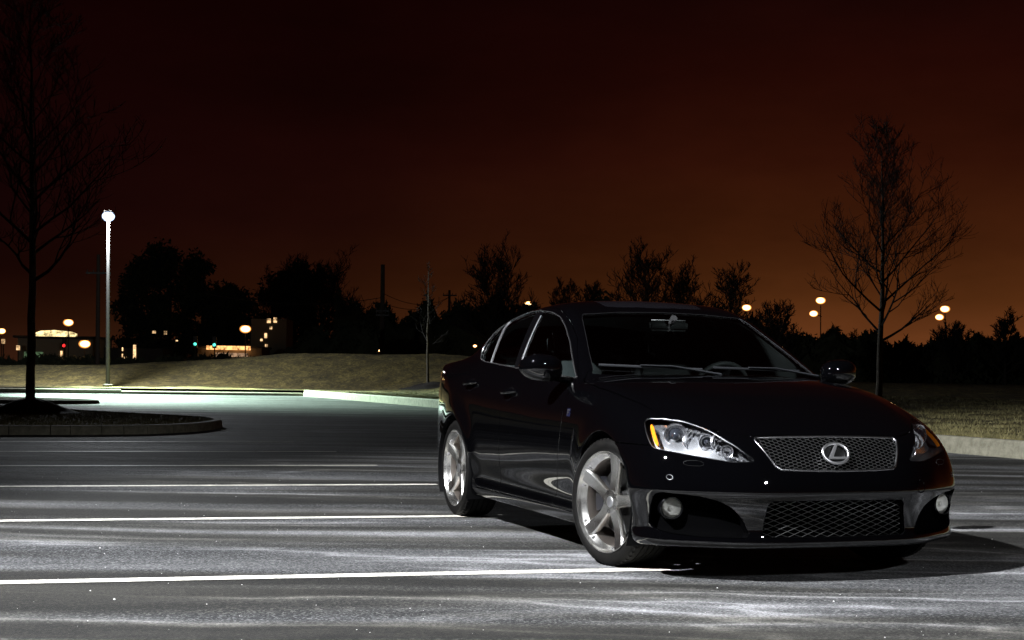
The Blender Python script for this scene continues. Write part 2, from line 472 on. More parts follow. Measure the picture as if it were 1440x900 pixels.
def side_curve(pts,sg=-1,off=.004,closed=True,n=2):
    P=chaikin(pts,n) if closed else np.array(pts,float)
    Q=[]
    for i in range(len(P)-(0 if closed else 1)):
        a=P[i];b=P[(i+1)%len(P)];m=max(1,int(np.linalg.norm(b-a)/.02))
        for k in range(m): Q.append(a+(b-a)*k/m)
    if not closed: Q.append(P[-1])
    Q=np.array(Q); y=on_side(Q[:,0],Q[:,1],sg); R=np.stack([Q[:,0],y,Q[:,1]],1)
    return R+nrm(R)*off
def front_curve(pts,off=.004,closed=True,n=2,fn=None):
    P=chaikin(pts,n) if closed and n else np.array(pts,float)
    Q=[]
    for i in range(len(P)-(0 if closed else 1)):
        a=P[i];b=P[(i+1)%len(P)];m=max(1,int(np.linalg.norm(b-a)/.02))
        for k in range(m): Q.append(a+(b-a)*k/m)
    if not closed: Q.append(P[-1])
    Q=np.array(Q); x=(fn or on_front)(Q[:,0],Q[:,1]); R=np.stack([x,Q[:,0],Q[:,1]],1)
    return R+nrm(R)*off
P0,Q0=surface_nets(.0125)
K=Carver(P0,Q0)
SIDES=((-1,'right'),(1,'left'))
def polymask(poly,cu,cv,mask=None,n=2):
    P=chaikin(poly,n)
    def g(X):
        U=cu(X);V=cv(X); r=polysd(U,V,P)
        if mask is not None: r=np.where(mask(X),r,np.abs(r)+.01)
        return r
    return g
sX=lambda X:X[:,0]; sZ=lambda X:X[:,2]; sS=lambda X:np.abs(X[:,1]); sY=lambda X:X[:,1]
# wheel openings and underside
for cx in (0.,-2.73):
    K.carve('body_shell',lambda X,cx=cx:np.where(sS(X)>.52,np.sqrt((X[:,0]-cx)**2+(X[:,2]-.335)**2)-(.366 if cx==0 else .360),1.),'void')
# front openings
GRILLE=[(-.415,.700),(.415,.700),(.398,.60),(.385,.556),(.28,.549),(0,.545),(-.28,.549),(-.335,.556)]
GRILLE=[(-.405,.700),(-.21,.706),(0,.708),(.21,.706),(.405,.700),(.326,.553),(.2,.547),(0,.544),(-.2,.547),(-.326,.553)]
INTAKE=[(-.372,.398),(0,.400),(.372,.398),(.398,.225),(0,.222),(-.398,.225)]
FOG=[(.855,.430),(.694,.418),(.60,.396),(.535,.36),(.49,.31),(.452,.222),(.68,.222),(.80,.235),(.862,.262)]
K.carve('body_shell',polymask(GRILLE,sY,sZ,lambda X:X[:,0]>.4,1),'grille')
K.carve('body_shell',polymask(INTAKE,sY,sZ,lambda X:X[:,0]>.4,1),'intake')
HLQ=lambda X:(sS(X)-X[:,0])/math.sqrt(2)
def hlp(p): return ((p[1]-p[0])/math.sqrt(2),p[2])
HEAD=[hlp(p) for p in [(.305,.80,.781),(.368,.735,.784),(.457,.66,.773),(.55,.607,.748),(.616,.57,.722),(.718,.499,.661),(.795,.425,.588),(.749,.532,.584),(.654,.675,.609),(.587,.757,.625),(.486,.837,.642),(.40,.82,.70)]]
AMB=[hlp(p) for p in [(.352,.798,.766),(.376,.782,.760),(.508,.806,.656),(.492,.826,.654)]]
for sg,nm in SIDES:
    ms=lambda X,sg=sg:(X[:,1]*sg>.3)&(X[:,0]>.1)
    K.carve('body_shell',polymask(FOG,sS,sZ,ms,2),'fog_'+nm)
    K.carve('body_shell',polymask(HEAD,HLQ,sZ,ms,1),'head_'+nm)
    K.carve('head_'+nm,polymask(AMB,HLQ,sZ,ms,1),'amber_'+nm)
    K.carve('body_shell',polymask([(.40,.80),(.86,.80),(1.3,.80),(1.3,1.0),(.86,.985),(.45,.955)],lambda X:(sS(X)+ (-3.84-X[:,0])*-1.0),sZ,lambda X,sg=sg:(X[:,1]*sg>.2)&(X[:,0]<-3.25),1),'tail_'+nm)
TAILM=lambda X:X[:,0]<-3.2
# glass
WS=[(-.725,1.0),(-.70,1.016),(-.655,1.124),(-.555,1.33),(-.53,1.358),(-.29,1.376),(0,1.382),(.29,1.376),(.53,1.358),(.555,1.33),(.655,1.124),(.70,1.016),(.725,1.0),(0,.97)]
K.carve('body_shell',polymask(WS,sY,sZ,lambda X:(X[:,0]>-1.45)&(field(X[:,0],X[:,1],X[:,2])<.01)&(X[:,0]<WSx(X[:,2])-.16*X[:,1]**2+.05),1),'windshield')
K.carve('body_shell',polymask([(-2.62,.50),(-3.22,.62),(-3.26,.45),(-3.29,0),(-3.26,-.45),(-3.22,-.62),(-2.62,-.50),(-2.58,0)],sX,sY,lambda X:X[:,2]>1.1,1),'rear_glass')
K.carve('body_shell',polymask([(-1.36,.33),(-1.95,.34),(-1.97,0),(-1.95,-.34),(-1.36,-.33),(-1.34,0)],sX,sY,lambda X:X[:,2]>1.3,1),'sunroof')
DLO=[(-.705,.972),(-.80,.975),(-1.3,1.006),(-1.86,1.034),(-2.48,1.068),(-2.62,1.088),(-2.70,1.135),(-2.69,1.19),(-2.59,1.285),(-2.42,1.355),(-2.14,1.398),(-1.88,1.402),(-1.60,1.380),(-1.40,1.343),(-1.22,1.278),(-1.02,1.180),(-.86,1.075)]
for sg,nm in SIDES:
    ms=lambda X,sg=sg:(X[:,1]*sg>.2)
    K.carve('body_shell',polymask(DLO,sX,sZ,ms,1),'fglass_'+nm)
    bp=lambda X:np.interp(X[:,2],[1.0,1.4],[-1.70,-1.80]); bq=lambda X:np.interp(X[:,2],[1.0,1.4],[-1.80,-1.93])
    K.carve('fglass_'+nm,lambda X:X[:,0]-bp(X),'pillar_'+nm)
    K.carve('pillar_'+nm,lambda X:X[:,0]-bq(X),'rglass_'+nm)
    q1=lambda X:np.interp(X[:,2],[1.05,1.33],[-2.345,-2.44])
    K.carve('rglass_'+nm,lambda X:X[:,0]-q1(X)-.0,'divider_'+nm)
    K.carve('divider_'+nm,lambda X:X[:,0]-q1(X)+.022,'quarter_'+nm)
    DF=[(-.655,.96),(-.64,.80),(-.675,.62),(-.77,.35),(-.86,.235),(-1.2,.232),(-1.838,.232),(-1.80,.40),(-1.765,.65),(-1.762,.83),(-1.80,1.03),(-1.87,1.425),(-1.60,1.408),(-1.38,1.37),(-1.19,1.302),(-.98,1.198),(-.82,1.085)]
    DR=[(-1.87,1.425),(-1.80,1.03),(-1.762,.83),(-1.765,.65),(-1.80,.40),(-1.838,.232),(-2.28,.232),(-2.34,.34),(-2.355,.5),(-2.40,.62),(-2.50,.76),(-2.58,.90),(-2.68,1.04),(-2.745,1.13),(-2.725,1.21),(-2.61,1.325),(-2.44,1.39),(-2.14,1.424)]
    K.carve(['body_shell','pillar_'+nm+'x'],polymask(DF,sX,sZ,ms,1),'fdoor_'+nm)
    K.carve('body_shell',polymask(DR,sX,sZ,ms,1),'rdoor_'+nm)
    K.carve('body_shell',lambda X,sg=sg:np.maximum.reduce([X[:,2]-.232,X[:,0]+.345,-2.40-X[:,0],.55-X[:,1]*sg]),'skirt_'+nm)
HOOD=[(-.66,.72),(-.60,.775),(-.3,.803),(.03,.786),(.25,.742),(.38,.716),(.50,.63),(.60,.57),(.66,.49),(.694,.42),(.705,.2),(.708,0)]
HOOD=HOOD+[(a,-b) for a,b in HOOD[:-1][::-1]]+[(-.60,-.5),(-.56,0),(-.60,.5)]
K.carve('body_shell',polymask(HOOD,sX,sY,lambda X:(X[:,2]>.66)&(X[:,2]<1.04),1),'hood')
K.carve('body_shell',lambda X:np.maximum(.08-X[:,0],np.minimum(X[:,2]-.652,.57-X[:,0])),'front_bumper')
K.carve('front_bumper',lambda X:np.where(X[:,0]>.4,np.sqrt((X[:,1]-.475)**2+(X[:,2]-.462)**2)-.030,1.),'tow_cover')
K.carve('body_shell',lambda X:np.maximum(X[:,0]+3.12,X[:,2]-.62),'rear_bumper')
K.carve('body_shell',polymask([(-3.30,.66),(-4.1,.66),(-4.1,-.66),(-3.30,-.66)],sX,sY,lambda X:X[:,2]>.5,1),'boot_lid')
for sg,nm in SIDES:
    K.carve('body_shell',lambda X,sg=sg:np.maximum.reduce([-.86-X[:,0],X[:,2]-1.02,.1-X[:,1]*sg,(X[:,0]*-1-.62)-.0*X[:,2]-(X[:,2]<.95)*.2]),'fender_'+nm)
# ------------------------------------------------------------------ the car
CARX,CARY,YAW=1.328,8.0125,.3272
car=empty('sedan_car',(CARX,CARY,0),YAW-math.pi/2,None,'glossy black four door sedan parked on the asphalt, front wheels turned, chrome mesh grille','car')
def pt(name,label,mt,par=None,**k):
    V,F=K.get(label); return shell(name,V,F,mt,par or car,**k)
pt('body_shell','body_shell',PAINT,gap=.0)
pt('hood','hood',PAINT,gap=.0022,depth=.02)
bump_=pt('front_bumper',['front_bumper'],PAINT)
pt('tow_cover','tow_cover',PAINT,bump_,gap=.0012)
pt('rear_bumper','rear_bumper',PAINT); pt('boot_lid','boot_lid',PAINT)
pt('windshield','windshield',WSGLASS,gap=0,depth=.004,offset=-.003)
pt('rear_window','rear_glass',SIDEGLASS,gap=0,depth=.004,offset=-.003)
pt('sunroof','sunroof',SUNGL,gap=.003)
def trimtube(name,Pts,mt,par,r=.0045,closed=True,flat=(1,1),n=8):
    b=MB(); b.tube(Pts,r,n,closed=closed,flat=flat); return b.build(name,mt,par,True)
def pocket(name,V,F,mt,parent,d,mats=None,gap=0.):
    V=np.array(V,float); d=np.array(d,float); nV=len(V)
    ed={}
    for f in F:
        for i in range(len(f)):
            a,b=f[i],f[(i+1)%len(f)]; ed.setdefault((min(a,b),max(a,b)),[]).append((a,b))
    bd=[v[0] for v in ed.values() if len(v)==1]
    A=(V+d).tolist(); ix={}; FF=[tuple(f) for f in F]; nf=len(FF)
    for a,b in bd:
        for v in (a,b):
            if v not in ix: ix[v]=len(A); A.append(V[v].tolist())
        FF.append((b,a,ix[a],ix[b]))
    return mesh(name,A,FF,mt,parent,False,mats,([0]*nf+[1]*(len(FF)-nf)) if mats else None)
# --- doors, windows, trims, handles, mirrors, lamps
for sg,nm in SIDES:
    fd=pt('front_door','fdoor_'+nm,PAINT); rd=pt('rear_door','rdoor_'+nm,PAINT)
    pt('fender','fender_'+nm,PAINT); pt('side_skirt','skirt_'+nm,PAINT)
    pt('door_window','fglass_'+nm,SIDEGLASS,fd,gap=0,depth=.004,offset=-.006)
    pt('door_window','rglass_'+nm,SIDEGLASS,rd,gap=0,depth=.004,offset=-.006)
    pt('quarter_window','quarter_'+nm,SIDEGLASS,rd,gap=0,depth=.004,offset=-.006)
    pt('window_divider','divider_'+nm,DCHROME,rd,gap=0,depth=.004,offset=-.001)
    pt('door_pillar','pillar_'+nm,GLOSSTRIM,fd,gap=.001,depth=.012,offset=-.001)
    K_=side_curve(DLO,sg,.001,n=1)
    xs=K_[:,0]; spl=-1.80
    trimtube('window_trim',K_,CHROME,fd,.0055,True,(1,.55))
    # light strip on the rear edge of the front side glass
    zz=np.linspace(1.03,1.365,10); xx=np.interp(zz,[1.0,1.4],[-1.69,-1.79]); yy=on_side(xx,zz,sg)
    b=MB(); b.tube(np.stack([xx,yy-sg*.001,zz],1),.007,6,flat=(1.3,.5)); b.build('pillar_trim',DCHROME,fd,True)
    # handles
    for par,hx,hz in ((fd,-1.62,.868),(rd,-2.40,.915)):
        hy=float(on_side([hx],[hz],sg)[0]); b=MB()
        # recess cup
        cup=[]
        V=[];F=[];n=20
        for r_,o_ in ((.062,.0015),(.05,.0),(.03,-.012),(.0,-.018)):
            for k in range(n):
                a=2*math.pi*k/n; x_=hx+r_*1.15*math.cos(a);z_=hz-.004+r_*.72*math.sin(a)
                V.append((x_,hy+sg*o_+ (float(on_side([x_],[z_],sg)[0])-hy),z_))
        for i in range(3):
            for k in range(n): F.append((i*n+k,i*n+(k+1)%n,(i+1)*n+(k+1)%n,(i+1)*n+k))
        mesh('handle_cup',V,F,GLOSSTRIM,par,True)
        pts=[];R=[]
        for t in np.linspace(-1,1,13):
            x_=hx+t*.105; z_=hz+.010+.006*t; y_=float(on_side([x_],[z_],sg)[0])
            pts.append((x_,y_+sg*(.040*(1-abs(t)**3.0)+.002),z_)); R.append(.0155*(1-.45*abs(t)**4))
        b.tube(pts,R,12,flat=(1,.7)); b.build('door_handle',PAINT,par,True)
    # rocker highlight strip under the doors
    # mirror
    mc=Vector((-.775,sg*.965,1.028)); V=[];F=[];nu,nv=28,18
    for i in range(nv+1):
        v=math.pi*i/nv
        for k in range(nu):
            u=2*math.pi*k/nu
            cx_,cy_,cz_=math.sin(v)*math.cos(u),math.cos(v),math.sin(v)*math.sin(u)
            sp=lambda q,e:math.copysign(abs(q)**e,q)
            x_=sp(cx_,.8)*.088; y_=sp(cy_,.75)*.122; z_=sp(cz_,.8)*.078
            if x_<0: x_*=.62
            out=(y_*sg if False else y_)
            w_=1-.22*max(0,out*1/.122)**2   # slimmer towards the outside
            z_=z_*w_+.006*out/.122; x_=x_*w_-.030*max(0,out/.122)**2*1.0
            V.append((mc.x+x_,mc.y+sg*out,mc.z+z_))
    for i in range(nv):
        for k in range(nu): F.append((i*nu+k,i*nu+(k+1)%nu,(i+1)*nu+(k+1)%nu,(i+1)*nu+k))
    mo=mesh('side_mirror',V,F,PAINT,car,True)
    b=MB(); y0=float(on_side([-.80],[.945],sg)[0])
    b.tube([(-.80,y0-sg*.02,.955),(-.79,sg*.87,.968),(-.78,sg*.92,.985)],[.026,.022,.026],10,flat=(.7,1.3)); b.build('mirror_stalk',GLOSSTRIM,mo,True)
    b=MB(); b.prism([( .098*math.cos(a)*(.9),.062*math.sin(a)) for a in np.linspace(0,2*math.pi,24,endpoint=False)],-.002,.002,Matrix.Translation((mc.x-.058,mc.y,mc.z))@Matrix.Rotation(math.pi/2,4,'X')@Matrix.Rotation(math.pi/2,4,'Y')); b.build('mirror_glass',CHROME,mo)
    # turn strip of the mirror
    # ---- headlight
    hd=empty('headlight',(0,0,0),0,car)
    V,F=K.get(['head_'+nm,'amber_'+nm]); N=nrm(V)
    shell('lens_cover',V,F,LENS,hd,gap=.001,depth=.006,offset=-.001)
    d=np.array([-.078,-sg*.030,0.0])
    pocket('lamp_housing',V-N*.010,F,GLOSSTRIM,hd,d,[HOUS,HOUSW])
    # bright rim of the lamp opening
    lp=loops_of(V,F)
    if lp:
        L_=V[max(lp,key=len)]; L_=L_[::3]; trimtube('lamp_rim',L_-nrm(L_)*.006,LRIM,hd,.0028)
    Va,Fa=K.get('amber_'+nm); shell('side_reflector',Va,Fa,AMBER,hd,gap=.001,depth=.014,offset=-.012)
    ax=Vector((.93,sg*.36,-.02)).normalized()
    def lampm(p): 
        q=ax.to_track_quat('Z','Y').to_matrix().to_4x4(); return Matrix.Translation(p)@q
    def lamp(name,p,r,bright,ball=True):
        M_=lampm(Vector(p)); b=MB()
        b.lathe([(r*1.16,-.05),(r*1.18,-.004),(r*1.12,.006),(r*1.02,.004),(r*.98,-.010),(r*.80,-.018),(r*.74,-.012),(r*.70,-.020),(r*.60,-.03),(0,-.034)],40,M_); o=b.build(name,bright,hd,True)
        if ball:
            b=MB(); b.lathe([(r*.68,-.014),(r*.66,-.002),(r*.56,.012),(r*.40,.022),(r*.2,.027),(0.0005,.029)],32,M_); b.build('projector_lens',PROJ,hd,True)
        return o
    lamp('low_beam_projector',(.468,sg*.700,.700),.050,CHROME)
    lamp('high_beam_bowl',(.585,sg*.590,.672),.036,CHROME,False)
    lamp('high_beam_projector',(.590,sg*.592,.672),.024,DCHROME)
    lamp('turn_signal_bowl',(.668,sg*.520,.630),.026,CHROME,False)
    for q in range(2):
        b=MB()
        t0=[(.505,.668),(.612,.570)][q]
        pts=[(t0[0]+.03*k/7-.006*(k/7)**2,sg*(t0[1]+.045*math.sin(k/7*2.4)-.03),.640+.085*(1-k/7)) for k in range(8)]
        b.tube(pts,[.004+.006*math.sin(k/7*3.14) for k in range(8)],6); b.build('lamp_fin',CHROME,hd,True)
    b=MB()
    for i in range(15):
        t=i/14; p=np.array([.40+.24*t-.02,(.735-.20*t),.742-.062*t*t])
        b.box((p[0],sg*p[1],p[2]),(.014,.014,.010),rz=.4*sg+i)
    b.build('reflector_facets',CHROME,hd); b=MB()
    for i in range(10):
        t=i/9; p=np.array([.63+.085*t,.545-.09*t,.640-.035*t])
        b.box((p[0],sg*p[1],p[2]-.018),(.010,.012,.012),rz=i)
    b.build('lower_facets',CHROME,hd)
    # tail lamp
    V,F=K.get('tail_'+nm); shell('tail_light',V,F,RED,car)
    # ---- fog lamp pocket
    V,F=K.get('fog_'+nm); pk=pocket('fog_lamp_pocket',V,F,POCK,bump_,(-.075,-sg*.012,0))
    for k in range(1): pass
    fx=float(on_front([.778*sg],[.350])[0])
    M_=Matrix.Translation((fx-.032,sg*.770,.352))@Vector((.97,sg*.22,0)).to_track_quat('Z','Y').to_matrix().to_4x4()
    b=MB(); b.lathe([(.062,-.05),(.060,.0),(.054,.006),(.049,.0),(.046,-.008)],36,M_); fo=b.build('fog_lamp',GLOSSTRIM,car,True)
    b=MB(); b.lathe([(.047,-.004),(.03,.0035),(.0005,.006)],36,M_); b.build('fog_lens',LENS,fo,True)
    b=MB(); b.lathe([(.047,-.006),(.036,-.018),(.016,-.023),(.0005,-.023)],30,M_); b.lathe([(.012,-.024),(.012,-.008),(.0005,-.006)],16,M_); b.build('fog_reflector',FOGR,fo,True)
    # washer flap and parking sensor
    y_=[.705,.735,.735,.67,.67,.705]
    q=front_curve([(sg*.690,.588),(sg*.735,.584),(sg*.735,.563),(sg*.655,.561),(sg*.655,.583)],.0003,True,1); b=MB(); b.tube(q,.0016,4,closed=True); b.build('washer_flap',TRIM,bump_)
    a_=np.linspace(0,2*math.pi,17)[:-1]; yy=sg*.800+np.cos(a_)*.012; zz=.505+np.sin(a_)*.012; q=np.stack([on_front(yy,zz)+.001,yy,zz],1); b=MB(); b.tube(q,.0014,5,closed=True); b.build('parking_sensor',LRIM,bump_,True)
    # fender vent behind the wheel + F badge
    zz=np.linspace(.52,.70,8); xx=np.linspace(-.50,-.44,8); q=np.stack([xx,on_side(xx,zz,sg)+sg*.001,zz],1); 
    b=MB(); b.tube(q,[.003,.008,.010,.010,.010,.009,.007,.002],8,flat=(1,.4)); b.build('fender_vent',GLOSSTRIM,car,True)
    def sidept(x,z,o): return (x,float(on_side([x],[z],sg)[0])+sg*o,z)
    b=MB(); bx,bz=-.545,.782
    q=[sidept(bx-sg*sg*.0+dx,bz+dz,.002) for dx,dz in ((-.025,-.022),(.025,-.022),(.025,.022),(-.025,.022))]
    b.add(q+[(p[0],p[1]-sg*.004,p[2]) for p in q],[(0,1,2,3),(0,1,5,4),(1,2,6,5),(2,3,7,6),(3,0,4,7)]); bd=b.build('fender_badge',BLUE,car)
    b=MB(); f_=-1 if sg>0 else 1     # letter F reads from its own side
    for x0,x1,z0,z1 in ((-.014,-.006,-.018,.018),(-.006,.018,.010,.018),(-.006,.012,-.004,.004)):
        q=[sidept(bx+f_*dx,bz+dz,.004) for dx,dz in ((x0,z0),(x1,z0),(x1,z1),(x0,z1))]
        b.add(q,[(0,1,2,3)])
    b.build('badge_letter',EMBM,bd)
    # wheel well liner
    for cx in (0.,-2.73):
        V=[];F=[];n=36;yo=abs(float(on_side([cx],[.72],sg)[0]))-.012
        for i in range(n+1):
            a=-.55+(math.pi+1.1)*i/n
            for yy_ in (yo,.50): V.append((cx+.372*math.cos(a),sg*yy_,.335+.372*math.sin(a)))
            V.append((cx,sg*.50,.335))
        for i in range(n):
            F.append((3*i,3*i+3,3*i+4,3*i+1)); F.append((3*i+1,3*i+4,3*i+2))
        mesh('wheel_well',V,F,TRIM,car,False)
# --- windscreen surround, grille, lower intake
wl=front_curve([(a,b) for a,b in WS if b>1.01],.001,False,0,on_ws)
trimtube('windshield_trim',wl,WTRIM,car,.0026,False,(1,.6))
V,F=K.get('grille'); gp=pocket('grille',V,F,POCK,car,(-.055,0,0))
gc=front_curve(GRILLE,-.004,True,1)
b=MB(); b.tube(gc,.0070,10,closed=True,flat=(1.0,1.0)); b.build('grille_frame',GFRAME,gp,True)
PG=chaikin(GRILLE,1)
def lattice(polyg,cw,ch,r,off,hexa,n=4):
    b=MB(); y0,y1=polyg[:,0].min(),polyg[:,0].max(); z0,z1=polyg[:,1].min(),polyg[:,1].max(); segs=[]
    rows=int((z1-z0)/ch)+2; cols=int((y1-y0)/cw)+2
    for j in range(rows):
        for i in range(cols):
            yc=y0+(i+(.5 if j%2 else 0))*cw; zc=z0+j*ch
            if hexa:
                a=.15*cw
                p=[(yc-a,zc),(yc+a,zc),(yc+cw-a-.5*cw+.0,zc+ch)]
                segs+= [((yc-a,zc),(yc+a,zc)),((yc+a,zc),(yc+.5*cw-a+.0+0*cw,zc+ch)) if False else ((yc+a,zc),(yc+.5*cw-a,zc+ch)),((yc-a,zc),(yc-.5*cw+a,zc+ch))]
            else:
                segs+=[((yc,zc),(yc+.5*cw,zc+ch)),((yc,zc),(yc-.5*cw,zc+ch))]
    M_=np.array([[(s[0][0]+s[1][0])/2,(s[0][1]+s[1][1])/2] for s in segs]); ins=polysd(M_[:,0],M_[:,1],polyg)<-.001
    segs=[s for s,k in zip(segs,ins) if k]
    A=np.array([s[0] for s in segs]);B_=np.array([s[1] for s in segs])
    cl=lambda q:np.clip(q,None,None)
    xa=on_front(A[:,0],np.clip(A[:,1],z0,z1));xb=on_front(B_[:,0],np.clip(B_[:,1],z0,z1))
    for (a,bb,x1_,x2_) in zip(A,B_,xa,xb):
        b.tube([(x1_-off,a[0],a[1]),(x2_-off,bb[0],bb[1])],(r*1.55 if (hexa and abs(a[1]-bb[1])<1e-6) else r),n,caps=False)
    return b
lattice(PG,.044,.0077,.0015,.018,True).build('grille_mesh',GMESH,gp)
V,F=K.get('intake'); ip=pocket('lower_intake',V,F,POCK,bump_,(-.07,0,0))
lattice(chaikin(INTAKE,1),.071,.0135,.0014,.030,False).build('intake_mesh',IMESH,ip)
b=MB()
for yy_,w_ in ((0,.60),):
    b.box((.66,0,.31),(.02,w_,.17))
b.build('radiator',mat('radiator_core',(.05,.05,.05),.6),ip)
# slit line under the bumper lip, chin spoiler
sl=[(y_,.187) for y_ in np.linspace(-.80,.80,50)]
# round emblem: oval ring with a slanted L inside
eb=empty('front_emblem',(0,0,0),0,gp); ex=.800; ez=.627
tilt=math.atan2(.135,.155)
ME=Matrix.Translation((float(on_front([0.],[ez])[0])+.006,0,ez))@Matrix.Rotation(-.42,4,'Y')@Matrix.Rotation(math.pi/2,4,'Y')@Matrix.Rotation(math.pi/2,4,'Z')
ring=[ME@Vector((.070*math.cos(a),.052*math.sin(a),0)) for a in np.linspace(0,2*math.pi,56,endpoint=False)]
b=MB(); b.tube(ring,.0076,10,closed=True,flat=(1,1)); b.build('emblem_ring',EMBM,eb,True)
def emb(pts,z0,z1):
    b=MB(); b.prism(pts,z0,z1,ME); return b
b=emb([(.004,.050),(.020,.050),(-.020,-.020),(.064,-.020),(.062,-.031),(-.044,-.031),(-.046,-.024)],-.004,.010); eo=b.build('emblem_letter',EMBM,eb)
bm=bmesh.new(); bm.from_mesh(eo.data); bmesh.ops.bevel(bm,geom=list(bm.edges),offset=.003,segments=2,affect='EDGES',clamp_overlap=True); bm.to_mesh(eo.data); bm.free()
b=MB(); b.lathe([(.001,0),(1,0)],32,ME@Matrix.Translation((0,0,-.012))@Matrix.Diagonal((.066,.049,1,1))); b.build('emblem_backing',TRIM,eb)
# wipers
for y0_,y1_ in ((-.66,-.06),(.02,.60)):
    wp=empty('wiper',(0,0,0),0,car)
    ys_=np.linspace(y0_,y1_,14); zs_=np.linspace(1.040 if y0_<-.5 else 1.034,1.022,14)
    xs_=on_ws(ys_,zs_)
    b=MB(); b.tube(np.stack([xs_+.012,ys_,zs_+.010],1),.0045,6,flat=(1.6,.6)); b.build('wiper_blade',WIPM,wp,True)
    b=MB(); b.tube([(xs_[5]+.02,ys_[5],zs_[5]+.018),(xs_[9]+.028,ys_[9],zs_[9]+.020),(xs_[13]+.05,y1_+.10,1.004)],[.006,.008,.012],8,flat=(.7,1.4)); b.build('wiper_arm',WIPM,wp,True)
# ------------------------------------------------------------------ interior
IN=empty('interior',(0,0,0),0,car)
b=MB(); b.box((-.93,0,.90),(.50,1.26,.14)); b.box((-1.02,.36,.965),(.24,.40,.05)); b.build('dashboard',DASH,IN)
b=MB(); b.box((-1.75,0,.26),(2.6,1.40,.06)); b.box((-1.4,0,.45),(1.3,.22,.34)); b.build('cabin_floor',DASH,IN)
for sg in (-1,1):
    b=MB(); b.box((-1.75,sg*.735,.62),(2.3,.05,.60)); b.build('door_card',DASH,IN)
swm=Matrix.Translation((-1.17,.36,.905))@Matrix.Rotation(rad(-66),4,'Y')
sw=empty('steering_wheel',(0,0,0),0,IN)
b=MB(); b.tube([swm@Vector((.185*math.cos(a),.185*math.sin(a),0)) for a in np.linspace(0,2*math.pi,40,endpoint=False)],.016,10,closed=True); b.build('wheel_rim',CLOTH,sw,True)
b=MB()
for a in (.2,math.pi-.2,-math.pi/2): b.tube([swm@Vector((0,0,.02)),swm@Vector((.18*math.cos(a+math.pi/2*0),.18*math.sin(a),0))],[.03,.014],8)
b.lathe([(.07,.0),(.065,.03),(.0005,.04)],20,swm); b.build('wheel_hub',DASH,sw,True)
def rbox(name,c,d,mt,par,rx=0,bev=.04):
    bm=bmesh.new(); bmesh.ops.create_cube(bm,size=1); bmesh.ops.scale(bm,vec=d,verts=bm.verts)
    bmesh.ops.bevel(bm,geom=list(bm.edges),offset=bev,segments=4,affect='EDGES',clamp_overlap=True)
    bmesh.ops.transform(bm,matrix=Matrix.Translation(c)@Matrix.Rotation(rx,4,'Y'),verts=bm.verts)
    me=bpy.data.meshes.new(name); bm.to_mesh(me); bm.free(); me.materials.append(mt)
    me.polygons.foreach_set('use_smooth',[True]*len(me.polygons)); return link(bpy.data.objects.new(name,me),par)
for sy in (-.36,.36):
    st=empty('front_seat',(0,0,0),0,IN)
    rbox('seat_cushion',(-1.55,sy,.48),(.52,.50,.16),CLOTH,st); rbox('seat_back',(-1.88,sy,.80),(.15,.50,.62),CLOTH,st,-.28); rbox('headrest',(-1.985,sy,1.185),(.10,.25,.16),CLOTH,st,-.2)
rs=empty('rear_seat',(0,0,0),0,IN)
rbox('seat_cushion',(-2.40,0,.50),(.50,1.26,.16),CLOTH,rs); rbox('seat_back',(-2.72,0,.80),(.14,1.24,.56),CLOTH,rs,-.35)
for sy in (-.42,0,.42): rbox('headrest',(-2.80,sy,1.12),(.09,.24,.13),CLOTH,rs,-.2)
rbox('parcel_shelf',(-3.0,0,1.02),(.42,1.2,.03),DASH,IN,0,.005)
mi_=empty('rear_view_mirror',(0,0,0),0,IN)
rbox('mirror_housing',(-1.16,0.0,1.300),(.035,.26,.070),CLOTH,mi_,0,.016); b=MB(); b.tube([(-1.13,0,1.31),(-1.08,0,1.345)],[.016,.022],8); b.build('mirror_bracket',DASH,mi_)
# light cloth lining behind the pillars and the roof
V,F=K.get(['body_shell','fdoor_right','rdoor_right','fdoor_left','rdoor_left'])
V=np.array(V); F=[f for f in F if V[f].mean(0)[2]>1.03+max(0,V[f].mean(0)[0]+.95)*.35 and -3.05<V[f].mean(0)[0]<-.55 and abs(V[f].mean(0)[1])<.78]
u=sorted({a for f in F for a in f}); mp={a:i for i,a in enumerate(u)}; V=V[u]; N=nrm(V); F=[[mp[a] for a in f] for f in F]
mesh('headliner',V-N*.028,F,PTRIM,IN,True)
